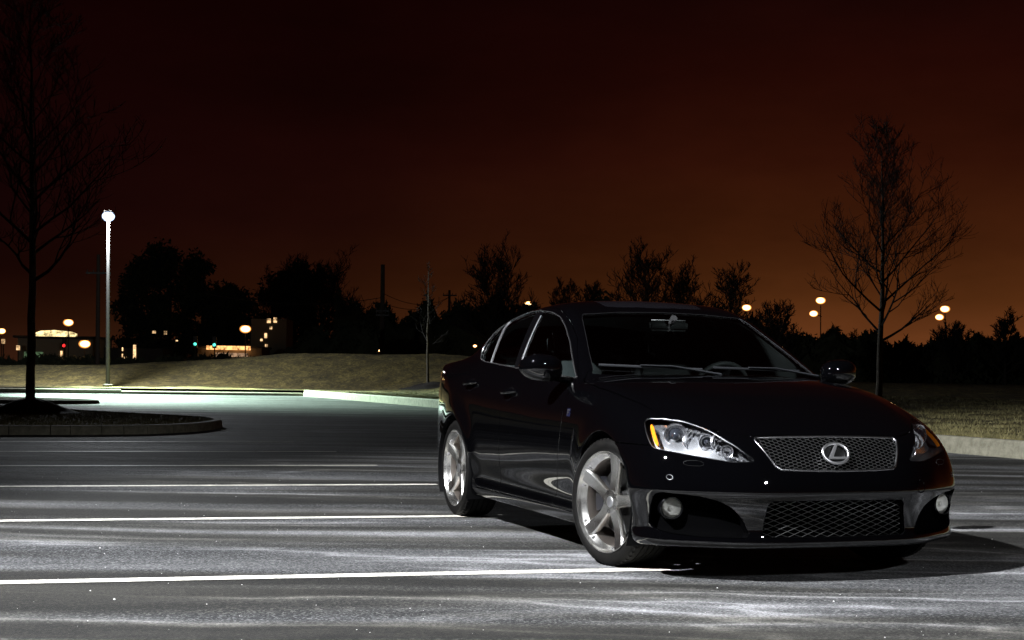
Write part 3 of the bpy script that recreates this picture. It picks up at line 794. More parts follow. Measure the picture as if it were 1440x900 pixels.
# ------------------------------------------------------------------ wheels
def make_wheel(cx,sg,steer,spin,depth_y):
    """local z axis points out of the car"""
    w=empty('wheel',(cx,sg*depth_y,.332),0,car)
    base=Matrix.Rotation(steer,4,'Z')@Matrix.Rotation(-sg*math.pi/2,4,'X')
    ZW=.0; R_=.332
    T=lambda m: base@m
    b=MB(); tw=.235
    prof=[(.262,-.012),(.268,-.004),(.285,.004),(.302,.005),(.316,-.002),(.325,-.016),(.3305,-.030)]
    z=-.032
    while z>-.195:
        prof+=[(.332,z),(.332,z-.026),(.325,z-.028),(.325,z-.034)]; z-=.036
    prof+=[(.330,z),(.316,z-.02),(.29,z-.028),(.262,z-.02)]
    b.lathe(prof,96,base)
    b.build('tyre',TYRE,w,True)
    # tread blocks at the shoulder
    b=MB()
    for k in range(60):
        a=2*math.pi*k/60
        for z_ in (-.022,):
            b.box((0,0,0),(.007,.012,.030)) if False else None
            q=[base@(Matrix.Rotation(a+da,4,'Z')@Vector((r,0,zz))) for da,r,zz in ((-.030,.3325,z_+.004),(.030,.3325,z_+.004),(.030,.3325,z_-.016),(-.030,.3325,z_-.016),(-.034,.318,z_+.012),(.034,.318,z_+.012),(.034,.318,z_-.02),(-.034,.318,z_-.02))]
            b.add(q,[(0,1,2,3),(0,1,5,4),(1,2,6,5),(2,3,7,6),(3,0,4,7)])
    b.build('tread_blocks',TYRE,w)
    # rim: flange, stepped lip, barrel
    b=MB(); b.lathe([(.262,-.016),(.267,-.004),(.2655,.001),(.2605,.0005),(.258,-.004),(.256,-.012),(.248,-.022),(.234,-.034),(.228,-.042)],96,base); rim=b.build('rim',RIMM,w,True)
    b=MB(); b.lathe([(.228,-.042),(.224,-.075),(.222,-.17),(.245,-.22)],72,base); b.build('rim_barrel',RIMB,rim,True)
    # spokes
    NS=12
    b=MB()
    for k in range(5):
        A0=spin+k*2*math.pi/5; V=[]
        st=[]
        for i in range(NS+1):
            t=i/NS; r=.040+t*(.252-.040)
            wd=.037-.007*math.sin(min(t*1.3,1)*math.pi)+.003*t
            zf=-.030-.012*math.sin(t*math.pi)+(-.004+.020*t)
            bend=.008*math.sin(t*math.pi)
            th=.030
            st.append((r,wd,zf,bend,th))
        for (r,wd,zf,bend,th) in st:
            for sx,dz in ((-1,-th),(-1.0,-.010),(-.80,0),(-.0,-.002),(.80,0),(1.0,-.010),(1,-th)):
                p=Matrix.Rotation(A0+bend,4,'Z')@Vector((r,sx*wd,zf+dz)); V.append(base@p)
        m_=7; F=[]
        for i in range(NS):
            for j in range(m_-1): F.append((i*m_+j,i*m_+j+1,(i+1)*m_+j+1,(i+1)*m_+j))
            F.append((i*m_+m_-1,i*m_,(i+1)*m_,(i+1)*m_+m_-1))
        F.append(tuple(NS*m_+j for j in range(m_)))
        b.add(V,F)
    b.lathe([(.058,-.075),(.062,-.040),(.060,-.034),(.052,-.0325),(.030,-.0325),(.030,-.040),(.001,-.040)],40,base)
    b.build('spokes',RIMM,rim,True)
    b=MB(); b.lathe([(.0285,-.040),(.0285,-.0315),(.025,-.029),(.0005,-.0285)],32,base); b.build('centre_cap',DCHROME,rim,True)
    for k in range(5):
        a=spin+math.pi/5*0+k*2*math.pi/5+math.pi/5
        M_=base@Matrix.Rotation(a,4,'Z')@Matrix.Translation((.052,0,0))
        b=MB(); b.lathe([(.0115,-.033),(.0115,-.0318),(.0085,-.0318),(.0085,-.048),(.0001,-.048)],16,M_); b.lathe([(.0055,-.046),(.0055,-.034),(.0001,-.033)],6,M_); b.build('lug_nut',GLOSSTRIM,rim,True)
    for k in range(5):
        for s_ in (-1,1):
            a=spin+k*2*math.pi/5+s_*.23
            M_=base@Matrix.Rotation(a,4,'Z')@Matrix.Translation((.243,0,-.002))
            b=MB(); b.lathe([(.0085,-.036),(.0085,-.018),(.0065,-.014),(.003,-.014),(.0028,-.018),(.0001,-.018)],12,M_); b.build('rim_bolt',CHROME,rim,True)
    b=MB(); b.lathe([(.07,-.098),(.172,-.098),(.175,-.102),(.175,-.124),(.172,-.128),(.07,-.128)],64,base,closed=True); b.lathe([(.0001,-.07),(.075,-.072),(.078,-.13)],40,base)
    b.build('brake_disc',DISC,w,True)
    b=MB(); ca=math.pi*.95 if sg<0 else math.pi*.05
    if cx<-1: ca=math.pi-ca
    pr=[(.105,-.075),(.195,-.075),(.200,-.085),(.200,-.145),(.195,-.152),(.105,-.152)]
    V=[];F=[];n=14
    for i in range(n+1):
        a=ca-.5+1.0*i/n
        for r,h in pr: V.append(base@Vector((r*math.cos(a),r*math.sin(a),h)))
    for i in range(n):
        for j in range(6): F.append((i*6+j,i*6+(j+1)%6,(i+1)*6+(j+1)%6,(i+1)*6+j))
    F+= [tuple(range(6)),tuple(n*6+j for j in range(6))]
    b.add(V,F); b.build('brake_caliper',CALI,w,True)
    return w
make_wheel(0,-1,rad(12),rad(6),.882); make_wheel(0,1,rad(12),rad(20),.882)
make_wheel(-2.73,-1,0,rad(3),.888); make_wheel(-2.73,1,0,rad(40),.888)
# dark underbody closing the floor
b=MB(); b.box((-1.4,0,.20),(3.9,1.06,.05)); b.box((.38,0,.215),(.5,1.2,.03)); b.build('underbody',TRIM,car)
# ------------------------------------------------------------------ setting
def geo_pos(n): return n.new('ShaderNodeNewGeometry').outputs['Position']
ASPH=mat('asphalt',(.05,.05,.05),.75)
n=NT(ASPH); g=geo_pos(n)
wv=n.noise(n.mapping(g,rot=(0,0,rad(-14.5)),scale=(.35,.5,1)),.6,2,.5)
gw=n.new('ShaderNodeVectorMath',operation='ADD'); n.ln(g,gw.inputs[0]); cmb=n.new('ShaderNodeCombineXYZ'); n.ln(n.math('MULTIPLY_ADD',wv,1.1,-.55),cmb.inputs[1]); n.ln(cmb.outputs[0],gw.inputs[1]); gg=gw.outputs[0]
R14=(0,0,rad(-14.5))
big=n.noise(n.mapping(gg,rot=R14,scale=(.24,1.0,1.0)),.72,4,.5,.2)
soft=n.noise(n.mapping(gg,rot=(0,0,rad(-12)),scale=(.11,1.0,1),loc=(2,.4,0)),1.35,2.2,.45,.2)
ag=n.new('ShaderNodeTexVoronoi'); ag.inputs['Scale'].default_value=105; n.ln(g,ag.inputs['Vector']); agc=n.new('ShaderNodeSeparateColor'); n.ln(ag.outputs['Color'],agc.inputs[0])
fine=agc.outputs[0]; fine2=n.noise(g,70,6,.8); grit=n.noise(g,9,6,.8); patch=n.noise(g,.40,3,.55)
base=n.ramp(n.math('MULTIPLY_ADD',fine,.5,n.math('MULTIPLY',fine2,.55)),[(.24,(.003,.003,.004)),(.45,(.0145,.0155,.0165)),(.60,(.033,.035,.038)),(.82,(.20,.20,.20))])
d=n.math('ABSOLUTE',n.math('SUBTRACT',big,.50)); rim=n.ramp(d,[(0,1),(.004,.95),(.012,.42),(.030,.20),(.065,0)])
gate=n.ramp(n.noise(n.mapping(gg,rot=R14,scale=(.4,1,1),loc=(3,7,0)),.42,3,.6),[(.44,.0),(.55,1)])
d2=n.math('ABSOLUTE',n.math('SUBTRACT',big,.425)); rim=n.math('MAXIMUM',rim,n.ramp(d2,[(0,.5),(.004,.4),(.014,.15),(.04,.0)]))
sp_=n.new('ShaderNodeSeparateXYZ'); n.ln(g,sp_.inputs[0])
trk=n.ramp(n.math('MULTIPLY_ADD',sp_.outputs[0],.2,.4),[(0,.10),(.23,.29),(.354,.54),(.508,.645),(.762,.765),(1.0,.80)],'B_SPLINE')
td=n.math('ABSOLUTE',n.math('SUBTRACT',n.math('MULTIPLY_ADD',sp_.outputs[1],.5,-2.5),trk)); tm=n.math('MULTIPLY',n.ramp(td,[(.0,.75),(.045,.55),(.07,0)]),n.ramp(n.noise(n.mapping(g,rot=(0,0,.2),scale=(1.6,14,1)),9,3,.6),[(.38,.15),(.58,1)]))
film=n.math('MULTIPLY',n.ramp(soft,[(.48,0),(.57,.22),(.66,.52)]),n.ramp(patch,[(.35,.45),(.60,1.1)]))
salt=n.math('MAXIMUM',n.math('MAXIMUM',n.math('MULTIPLY',rim,gate),film),n.math('MULTIPLY',tm,.5))
salt=n.math('MULTIPLY',salt,n.ramp(grit,[(.32,.35),(.58,1)]))
salt=n.math('MULTIPLY',salt,n.ramp(fine2,[(.38,.12),(.60,1)]),clamp=True)
col=n.mix(n.math('MULTIPLY',salt,.9),base,(.58,.58,.60))
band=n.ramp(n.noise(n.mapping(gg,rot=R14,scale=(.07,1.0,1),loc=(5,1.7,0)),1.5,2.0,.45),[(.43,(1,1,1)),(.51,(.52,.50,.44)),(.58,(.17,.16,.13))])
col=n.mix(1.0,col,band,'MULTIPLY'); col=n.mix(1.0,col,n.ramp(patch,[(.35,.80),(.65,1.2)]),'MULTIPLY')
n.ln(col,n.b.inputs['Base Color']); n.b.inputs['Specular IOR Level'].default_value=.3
h=n.math('ADD',n.math('MULTIPLY',fine,.7),n.math('MULTIPLY',fine2,1.2)); n.bump(h,1.0,.010)
n.ln(n.math('MULTIPLY_ADD',big,.3,.62),n.b.inputs['Roughness'])
PLINE=mat('line_paint',(.62,.60,.52),.6); n=NT(PLINE); g=geo_pos(n)
w=n.noise(g,60,5,.75); w2=n.noise(g,5,4,.7)
n.ln(n.mix(n.ramp(n.math('ADD',n.math('MULTIPLY',w,.7),n.math('MULTIPLY',w2,.5)),[(.55,1),(.75,.0)]),(.09,.09,.09),(.72,.69,.60)),n.b.inputs['Base Color']); n.bump(w,.3,.004)
KERB=mat('kerb_concrete',(.35,.34,.29),.85); n=NT(KERB); g=geo_pos(n)
w=n.noise(g,9,6,.7); w2=n.noise(g,130,3,.6)
n.ln(n.ramp(n.math('ADD',n.math('MULTIPLY',w,.75),n.math('MULTIPLY',w2,.25)),[(.3,(.12,.115,.08)),(.55,(.27,.255,.19)),(.75,(.38,.36,.28))]),n.b.inputs['Base Color']); n.bump(w2,.4,.005)
GRASSG=mat('dry_turf',(.1,.09,.04),.95); n=NT(GRASSG); g=geo_pos(n)
w=n.noise(n.mapping(g,scale=(1,.45,1)),1.6,8,.8); w2=n.noise(n.mapping(g,scale=(1,.5,1)),9,6,.85)
n.ln(n.ramp(n.math('ADD',n.math('MULTIPLY',w,.5),n.math('MULTIPLY',w2,.5)),[(.38,(.012,.009,.002)),(.5,(.095,.072,.018)),(.63,(.30,.23,.065))]),n.b.inputs['Base Color']); n.bump(w2,1.0,.12)
BLADE=mat('grass_blades',(.16,.14,.06),.8); n=NT(BLADE); oi=geo_pos(n); w=n.noise(oi,6,4,.7)
n.ln(n.ramp(w,[(.35,(.07,.065,.022)),(.55,(.19,.165,.065)),(.7,(.33,.29,.13))]),n.b.inputs['Base Color'])
MULCH=mat('bark_mulch',(.02,.014,.009),.95); n=NT(MULCH); g=geo_pos(n); w=n.noise(g,30,5,.8); n.ln(n.ramp(w,[(.35,(.006,.005,.004)),(.7,(.035,.024,.016))]),n.b.inputs['Base Color']); n.bump(w,1,.04)
BARK=mat('tree_bark',(.09,.075,.055),.9); n=NT(BARK); g=geo_pos(n); w=n.noise(n.mapping(g,scale=(1,1,.25)),30,5,.7); n.ln(n.ramp(w,[(.35,(.035,.03,.022)),(.65,(.17,.15,.12))]),n.b.inputs['Base Color']); n.bump(w,.8,.02)
TWIG=mat('twigs',(.010,.008,.006),.9)
DARKLEAF=mat('dark_evergreen',(.030,.035,.016),.9)
POLEM=mat('galvanised_pole',(.05,.048,.045),.6); WOODP=mat('tarred_wood_pole',(.05,.035,.025),.85)
LAMPBOX=mat('lamp_head_bronze',(.05,.045,.04),.4,.5)
def emis(name,col,st): 
    m=bpy.data.materials.new(name); m.use_nodes=True; n=NT(m); n.n.remove(n.b); e=n.new('ShaderNodeEmission'); e.inputs[0].default_value=(*col,1); e.inputs[1].default_value=st; n.ln(e.outputs[0],n.n['Material Output'].inputs[0]); return m
# --- ground sheets
def smo(a,b,x):
    t=np.clip((x-a)/(b-a),0,1); return t*t*(3-2*t)
KD=np.array([-.3614,.9324]); KN=np.array([.9324,.3614]); KP=np.array([6.47,18.72]); CORN=KP+KD*39.5
def dk(x,y): return (x-KP[0])*KN[0]+(y-KP[1])*KN[1]
FS=.18
def df(x,y): return (y-(CORN[1]+FS*(x-CORN[0])))*.984
def crest(x,y):
    u=x/np.maximum(y,1)*75
    return np.interp(u,[-40,-26,-20,-15,-11.5,-4,2,10,20,40],[.85,.93,1.05,1.38,1.68,1.78,1.5,.85,.66,.66])
def hash2(x,y):
    q=np.sin(np.round(x*2)*12.9898+np.round(y*2)*78.233)*43758.5453; return q-np.floor(q)
def zg(x,y):
    d=np.maximum(dk(x,y),df(x,y))
    right=smo(2,12,x/np.maximum(y,1)*75)
    ramp_=(1-right)*smo(2.2,13.,d)+right*smo(0,35,d)
    z=.215+(crest(x,y)-.215)*ramp_
    far=smo(28,60,d); z=z*(1-far)+far*(np.where(x>0,.62,.3))
    return z+(hash2(x,y)-.5)*.09*smo(.6,2,d)+.03*np.sin(x*.9+1.3*np.sin(y*.31))*np.sin(y*.7)*smo(1,4,d)
mesh('ground',[(-1500,-300,-.12),(1500,-300,-.12),(1500,3000,-.12),(-1500,3000,-.12)],[(0,1,2,3)],GRASSG)['kind']='structure'
A0=KP-KD*25; A1=CORN; B1=np.array([-75,CORN[1]+FS*(-75-CORN[0])])
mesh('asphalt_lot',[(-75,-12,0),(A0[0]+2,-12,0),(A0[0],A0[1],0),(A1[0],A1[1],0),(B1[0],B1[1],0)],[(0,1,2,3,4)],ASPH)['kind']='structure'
# verge: a grid in (t across, along) laid outwards from the kerbs
def verge():
    xs=np.concatenate([np.arange(-75,-30,1.5),np.arange(-30,40,.5),np.arange(40,90,2.0)]); ys=np.concatenate([np.arange(-8,40,.5),np.arange(40,90,.5),np.arange(90,200,4.)])
    X,Y=np.meshgrid(xs,ys); D=np.maximum(dk(X,Y),df(X,Y))
    # snap vertices near the kerb line onto it
    Z=zg(X,Y); idx=-np.ones(X.shape,int); V=[];F=[]
    Xs=X.copy();Ys=Y.copy()
    for i in range(len(ys)-1):
        for j in range(len(xs)-1):
            if max(D[i,j],D[i+1,j],D[i,j+1],D[i+1,j+1])>.12: 
                q=[]
                for a,b in ((i,j),(i,j+1),(i+1,j+1),(i+1,j)):
                    if idx[a,b]<0:
                        x,y=X[a,b],Y[a,b]; k_,f_=dk(x,y),df(x,y)
                        d=max(k_,f_)
                        if d<.12:
                            if k_>f_: x+=KN[0]*(.12-k_); y+=KN[1]*(.12-k_)
                            else: y+=(.12-f_)/.984; 
                            if max(dk(x,y),df(x,y))<.1: x+=KN[0]*max(0,.12-dk(x,y)); y+=KN[1]*max(0,.12-dk(x,y))
                        idx[a,b]=len(V); V.append((x,y,float(zg(np.array(x),np.array(y)))))
                    q.append(idx[a,b])
                F.append(q)
    return V,F
V,F=verge(); o=mesh('grass_verge',V,F,GRASSG,None,True); o['kind']='structure'
def kerb(pts,h,w=.15,name='kerb',seg=3.0,side=1):
    b=MB(); P=[np.array(p,float) for p in pts]; run=[]
    for a,c in zip(P,P[1:]):
        L=np.linalg.norm(c-a); m=max(1,int(round(L/seg)))
        for k in range(m): run.append((a+(c-a)*k/m,a+(c-a)*(k+1)/m))
    for a,c in run:
        t=(c-a)/np.linalg.norm(c-a); nrm_=np.array([t[1],-t[0]])*side; a=a+t*.006; c=c-t*.006
        prof=[(0,-.05),(.012,h-.03),(.032,h-.004),(.05,h),(w,h),(w,-.05)]
        V=[]
        for p in (a,c):
            for q,z in prof: V.append((p[0]+nrm_[0]*q,p[1]+nrm_[1]*q,z))
        m=6; b.add(V,[(i,(i+1)%m,m+(i+1)%m,m+i) for i in range(m)]+[(5,4,3,2,1,0),(6,7,8,9,10,11)])
    o=b.build(name,KERB); o['kind']='structure'; return o
kerb([KP-KD*25,CORN],.228,side=1)
kerb([CORN+np.array([0,0.]),CORN+np.array([-6.5,-6.5*FS])],.12,side=1)
kerb([CORN+np.array([-6.5,-6.5*FS]),B1],.17,side=1)
# island with its kerb
ISL=[(-34,14.3),(-20,17.8),(-7.3,21.1),(-5.7,21.75),(-5.0,22.6),(-4.75,24.2),(-4.95,25.7),(-5.7,27.0),(-7.3,28.3),(-10.5,31.5),(-14,36),(-22,40),(-34,41)]
ISLP=chaikin(ISL,2,.8)
kerb([tuple(p) for p in ISLP]+[tuple(ISLP[0])],.135,side=-1,seg=2.4)
TL=np.array([-9.0,27.4])
def isz(x,y):
    return .12+0*x
def inside_grid(poly,st,zf,shrink=.12):
    x0,y0=poly.min(0);x1,y1=poly.max(0); xs=np.arange(x0,x1,st);ys=np.arange(y0,y1,st); X,Y=np.meshgrid(xs,ys)
    S=polysd(X.ravel(),Y.ravel(),poly).reshape(X.shape); V=[];F=[];ix={}
    for i in range(len(ys)-1):
        for j in range(len(xs)-1):
            if min(S[i,j],S[i+1,j],S[i,j+1],S[i+1,j+1])<-shrink:
                q=[]
                for a,b in ((i,j),(i,j+1),(i+1,j+1),(i+1,j)):
                    if (a,b) not in ix:
                        x,y=X[a,b],Y[a,b]
                        if S[a,b]>-shrink:
                            e=.05; gx=(polysd(np.array([x+e]),np.array([y]),poly)-polysd(np.array([x-e]),np.array([y]),poly))[0]; gy=(polysd(np.array([x]),np.array([y+e]),poly)-polysd(np.array([x]),np.array([y-e]),poly))[0]; l_=math.hypot(gx,gy)+1e-9
                            x-=gx/l_*(S[a,b]+shrink); y-=gy/l_*(S[a,b]+shrink)
                        ix[(a,b)]=len(V); V.append((x,y,float(zf(x,y))))
                    q.append(ix[(a,b)])
                F.append(q)
    return V,F
V,F=inside_grid(ISLP,.3,isz); mesh('island_turf',V,F,GRASSG,None,True)['kind']='structure'
def mound(name,c,r,h,zb):
    V=[(c[0],c[1],(0 if callable(zb) else zb)+h)];F=[];n=40;m=10
    for i in range(1,m+1):
        t=i/m
        for k in range(n):
            a=2*math.pi*k/n; rr=r*t*(1+.05*math.sin(3*a+1)+.03*math.sin(7*a)); x=c[0]+rr*math.cos(a); y=c[1]+rr*math.sin(a)
            z=(zb(x,y) if callable(zb) else zb)+h*(1-smo(0,1,np.array(t)))+.015*math.sin(9*a)*t*(1-t)-.02*t**8; V.append((x,y,float(z)))
    if callable(zb): V[0]=(c[0],c[1],float(zb(c[0],c[1]))+h)
    for k in range(n): F.append((0,1+k,1+(k+1)%n))
    for i in range(m-1):
        for k in range(n): a=1+i*n+k; b_=1+i*n+(k+1)%n; F.append((a,a+n,b_+n,b_))
    return mesh(name,V,F,MULCH,None,True)
mound('mulch_ring',TL+np.array([.12,0]),.95,.27,lambda x,y:.13)['kind']='structure'
ISL2=chaikin([(-30,36.5),(-12.2,38.3),(-11.0,39.0),(-11.0,40.2),(-12.5,41.5),(-20,44),(-30,46)],2,.5)
kerb([tuple(p) for p in ISL2]+[tuple(ISL2[0])],.10,side=-1,seg=2.4)
V,F=inside_grid(ISL2,.4,lambda x,y:.10); mesh('far_island_turf',V,F,GRASSG,None,True)['kind']='structure'
# parking bay lines
LD=np.array([math.cos(rad(14.6)),math.sin(rad(14.6))])
for i,((x0,y0),L_) in enumerate([((-2.33,6.80),3.02),((-3.26,9.49),2.98),((-4.18,12.17),2.95),((-5.03,14.65),2.95),((-5.88,17.11),2.9),((-6.65,19.33),2.9)]):
    a=np.array([x0,y0])-LD*2.7; c=np.array([x0,y0])+LD*(3.25,3.15,3.65,3.75,3.88,3.8)[i]; p=np.array([-LD[1],LD[0]])*.058; V=[];F=[];m=60
    for k in range(m+1):
        q=a+(c-a)*k/m; s_=.0; V+=[(q[0]+p[0],q[1]+p[1],.004),(q[0]-p[0],q[1]-p[1],.004)]
    for k in range(m): F.append((2*k,2*k+1,2*k+3,2*k+2))
    o=mesh('parking_line',V,F,PLINE); o['kind']='structure'
# --- grass blades and loose grit (stuff)
def blades(name,pts,h0,h1,w):
    n_=len(pts); a=RNG.uniform(0,2*math.pi,n_); h=RNG.uniform(h0,h1,n_); lean=RNG.normal(0,.45,(n_,2))
    P=np.array(pts); dx=np.cos(a)*w/2;dy=np.sin(a)*w/2
    V=np.empty((n_*3,3)); V[0::3]=P+np.stack([dx,dy,0*dx],1); V[1::3]=P-np.stack([dx,dy,0*dx],1); V[2::3]=P+np.stack([lean[:,0]*h,lean[:,1]*h,h],1)
    me=bpy.data.meshes.new(name); me.from_pydata(V.tolist(),[],np.arange(n_*3).reshape(-1,3).tolist()); me.materials.append(BLADE)
    o=link(bpy.data.objects.new(name,me)); o['kind']='stuff'; return o
pts=[]
N_=130000; d_=RNG.uniform(0,1,N_)**1.6*16+.16; a_=RNG.uniform(-6,34,N_)
x=KP[0]+KD[0]*a_+KN[0]*d_; y=KP[1]+KD[1]*a_+KN[1]*d_; ok=df(x,y)<30
x,y=x[ok],y[ok]; cl=(np.sin(x*3.1+2*np.sin(y*1.7))+np.sin(y*2.3+1.5*np.sin(x*2.9)))*.25+.5
o=blades('verge_grass',np.stack([x,y,zg(x,y)-.005],1),.03,.075,.014); tag(o,'dry short olive grass growing on the verge behind the kerb','grass')
xx=RNG.uniform(-14,-4.8,90000);yy=RNG.uniform(18,33,90000); S_=polysd(xx,yy,ISLP)<-.14; xx,yy=xx[S_],yy[S_]; R_=np.hypot(xx-TL[0],yy-TL[1])>.8; xx,yy=xx[R_],yy[R_]
o=blades('island_grass',np.stack([xx,yy,isz(xx,yy)-.005],1),.02,.045,.014); tag(o,'dark short grass on the parking island around the mulch ring','grass')
b=MB()
for i in range(220):
    y_=RNG.uniform(5.2,14); x_=RNG.uniform(-.34,.36)*y_; s_=RNG.uniform(.0015,.0042)*(1 if i%40 else 2.0)
    q=[Vector((RNG.uniform(.6,1.2)*s_*c[0],RNG.uniform(.6,1.2)*s_*c[1],RNG.uniform(.5,1)*s_*c[2])) for c in ((1,0,0),(0,1,0),(-1,0,0),(0,-1,0),(0,0,1.1),(0,0,-.4))]
    b.add([v+Vector((x_,y_,s_*.4)) for v in q],[(0,1,4),(1,2,4),(2,3,4),(3,0,4),(1,0,5),(2,1,5),(3,2,5),(0,3,5)])
o=b.build('salt_grit',mat('salt_grain',(.6,.6,.58),.7)); tag(o,'loose white salt grains scattered over the asphalt','grit',kind='stuff')
# ------------------------------------------------------------------ trees
def tree_segments(rng,H,r0,fork,spread,levels=4,twig=.006,dens=1.0,lean=(0,0),shape='leader',lw=1.0):
    T=[];B=[]
    trunk=[];n=14; px,py=0.,0.
    for i in range(n+1):
        t=i/n; px+=rng.normal(0,.010)*H*.25+lean[0]*H/n; py+=rng.normal(0,.010)*H*.25; trunk.append((Vector((px,py,H*t*(1 if shape=='leader' else .6))),r0*(1-t)**.85*(.96)+.006))
    def grow(p,d,L,r,lv):
        k=5 if lv<2 else 4; pts=[(p.copy(),r)]
        for i in range(k):
            jn=.14 if shape=='leader' else .085; d=(d+Vector((rng.normal(0,jn),rng.normal(0,jn),.10+rng.normal(0,.06)))).normalized()
            p=p+d*L/k; pts.append((p.copy(),max(r*(1-(i+1)/k*.72),twig*.6)))
        B.append(pts)
        if lv>=levels: return
        m=int((4 if lv==1 else 3 if lv==2 else 3)*dens+rng.random())
        for j in range(m+1):
            t=.22+.74*(j+rng.random()*.6)/(m+1); i=min(int(t*k),k-1); q=pts[i][0].lerp(pts[i+1][0],t*k-i)
            ax=Vector((rng.normal(),rng.normal(),rng.normal()*.6)); nd=(d+ax.normalized()*.85).normalized()
            if nd.z<0: nd.z*=-.3
            grow(q,nd,L*(.62-.20*t)*rng.uniform(.8,1.2),max(pts[i][1]*.62,twig),lv+1)
    nb=int((26 if shape=='leader' else 22)*lw)
    for i in range(nb):
        t=fork+(1-fork)*(i+.5*rng.random())/nb*.97; q=t*n; k=min(int(q),n-1); p=trunk[k][0].lerp(trunk[k+1][0],q-k)
        a=i*2.4+rng.normal(0,.3); tt=(t-fork)/(1-fork)
        if shape=='leader': L=H*spread*(1.0-.68*tt**1.1)*(.72+.28*min(tt/.10,1))*rng.uniform(.85,1.15); up=.50+1.0*tt
        else: L=H*spread*rng.uniform(.8,1.15)*(1.05-.35*tt); up=.35+1.5*tt
        d=Vector((math.cos(a),math.sin(a),up)).normalized(); grow(p,d,L,max(trunk[k][1]*(.52-.1*tt),.010),1)
    return trunk,B
def make_tree(name,loc,seed,H,r0,fork,spread,levels,twig,dens,label,group=None,lean=0,shape='leader',lw=1.0,barkm=None):
    rng=np.random.default_rng(seed); T_,B_=tree_segments(rng,H,r0,fork,spread,levels,twig,dens,(lean,0),shape,lw)
    e=empty(name,loc,0,None,label,'tree',group)
    b=MB(); 
    P_=[p for p,_ in T_];R__=[r for _,r in T_]; P_=[Vector((0,0,-.15))]+P_; R__=[r0*1.25]+R__; R__[1]=r0*1.08
    b.tube(P_,R__,10); b.build('trunk',barkm or BARK,e,True)
    b=MB()
    for pts in B_: b.tube([p for p,_ in pts],[r for _,r in pts],4 if pts[0][1]>.02 else 3,caps=False)
    b.build('branches',TWIG if barkm is None else barkm,e); return e
make_tree('bare_tree',(11.5,46.5,float(zg(np.array(11.5),np.array(46.5)))-.02),11,7.9,.105,.215,.40,4,.008,1.15,'leafless young tree on the right verge, its whole crown against the orange sky',lean=-.010)
make_tree('bare_tree',(TL[0]+.15,TL[1],.38),5,7.0,.085,.30,.34,4,.006,1.0,'leafless tree on the island mulch mound at the left edge',lean=-.008)
make_tree('bare_tree',(-3.15,56,float(zg(np.array(-3.15),np.array(56.)))-.02),21,4.6,.05,.30,.20,3,.007,.8,'thin leafless sapling on the grass bank just left of the car',lean=-.01,lw=.5)
mound('mulch_ring',(-3.15,56.,),1.15,.10,lambda x,y:float(zg(np.array(x),np.array(y)))+.03)['kind']='structure'
# trees of the skyline (x by bearing, far away)
FB=mat('far_bark',(.020,.015,.010),.95)
def bx(u,Y): return (u-720)/2089*Y
far=[(695,112,9.6,'round','round bare tree on the skyline above the car boot',.33,31),(790,120,8.6,'round','narrow bare tree over the rear of the car roof, left of a twin',.22,32),(828,120,8.7,'round','narrow bare tree over the car roof, next to the tallest skyline tree',.24,33),
 (903,112,9.9,'round','tallest bare tree of the skyline, above the windshield',.34,34),(958,115,9.2,'round','bare tree just right of the tallest skyline tree',.28,35),(1026,112,9.3,'round','upright bare tree near the right end of the car roof',.24,36),
 (1090,100,5.2,'round','low bare tree beside the lamp at the roof edge',.36,37),(1338,110,4.4,'round','low bushy bare tree under the right lamp pair',.40,38),(1414,104,5.3,'round','small bare tree at the right edge of the skyline',.30,39),
 (462,150,11.4,'round','broad bare tree beside the left building lights',.38,40),(408,152,11.0,'round','dense bare tree behind the orange lamp on the left',.36,41),(1195,150,4.6,'round','small bare bush tree left of the verge tree',.4,42)]
for u,Y,H_,sh,lb,sp,sd in far:
    make_tree('skyline_tree',(bx(u,Y),Y,.2),sd,H_*1.28 if sh=='round' else H_,.26*H_/10,.22,sp*.95,4,.022,1.15,lb,'bare trees along the skyline',shape='round',barkm=FB)
# dense evergreens on the left
def conifer(loc,H,R,seed,label,n_=9000):
    rng=np.random.default_rng(seed); e=empty('evergreen_tree',loc,0,None,label,'tree','dark evergreen trees on the left')
    b=MB(); b.tube([(0,0,0),(0,0,H*.55),(0,0,H*.90)],[.25,.15,.03],8); b.build('trunk',FB,e,True)
    lob=[]
    for i in range(34):
        t=rng.uniform(.12,.90); a=rng.uniform(0,6.28); rr=R*math.sin(math.pi*min(1,.18+t*.80))**.6*rng.uniform(.3,.85); lob.append((rr*math.cos(a),rr*math.sin(a),t*H,rng.uniform(.35,.8)*R*.62))
    V=[];F=[]
    for i in range(n_):
        cx_,cy_,cz_,cr_=lob[rng.integers(len(lob))]; d=rng.normal(0,1,3); d/=np.linalg.norm(d); p=np.array([cx_,cy_,cz_])+d*cr_*(rng.random()**.4)*np.array([1,1,1.15]); p[2]=min(p[2],H)
        q=rng.normal(0,.17,(3,3)); k0=len(V); V+= [tuple(p+q[0]),tuple(p+q[1]),tuple(p+q[2])]; F.append((k0,k0+1,k0+2))
    mesh('crown',V,F,DARKLEAF,e)
for u,Y,top,R_,sd,lb in [(238,150,336,3.9,51,'tallest dark evergreen, right of the white lamp post'),(284,152,347,3.0,52,'dark evergreen between the tallest one and the lit canopy'),(198,148,362,3.1,53,'lower dark evergreen closest to the white lamp post'),(392,154,374,3.2,54,'dark evergreen to the right of the starry orange lamp'),(432,152,360,3.3,55,'dark evergreen in front of the broad bare tree'),(325,150,396,2.6,56,'short dark evergreen above the lit store canopy')]:
    v0=523.8+.0149*(u-720); conifer((bx(u,Y),Y,.3),1-.3+(v0-top)/2089*Y,R_,sd,lb)
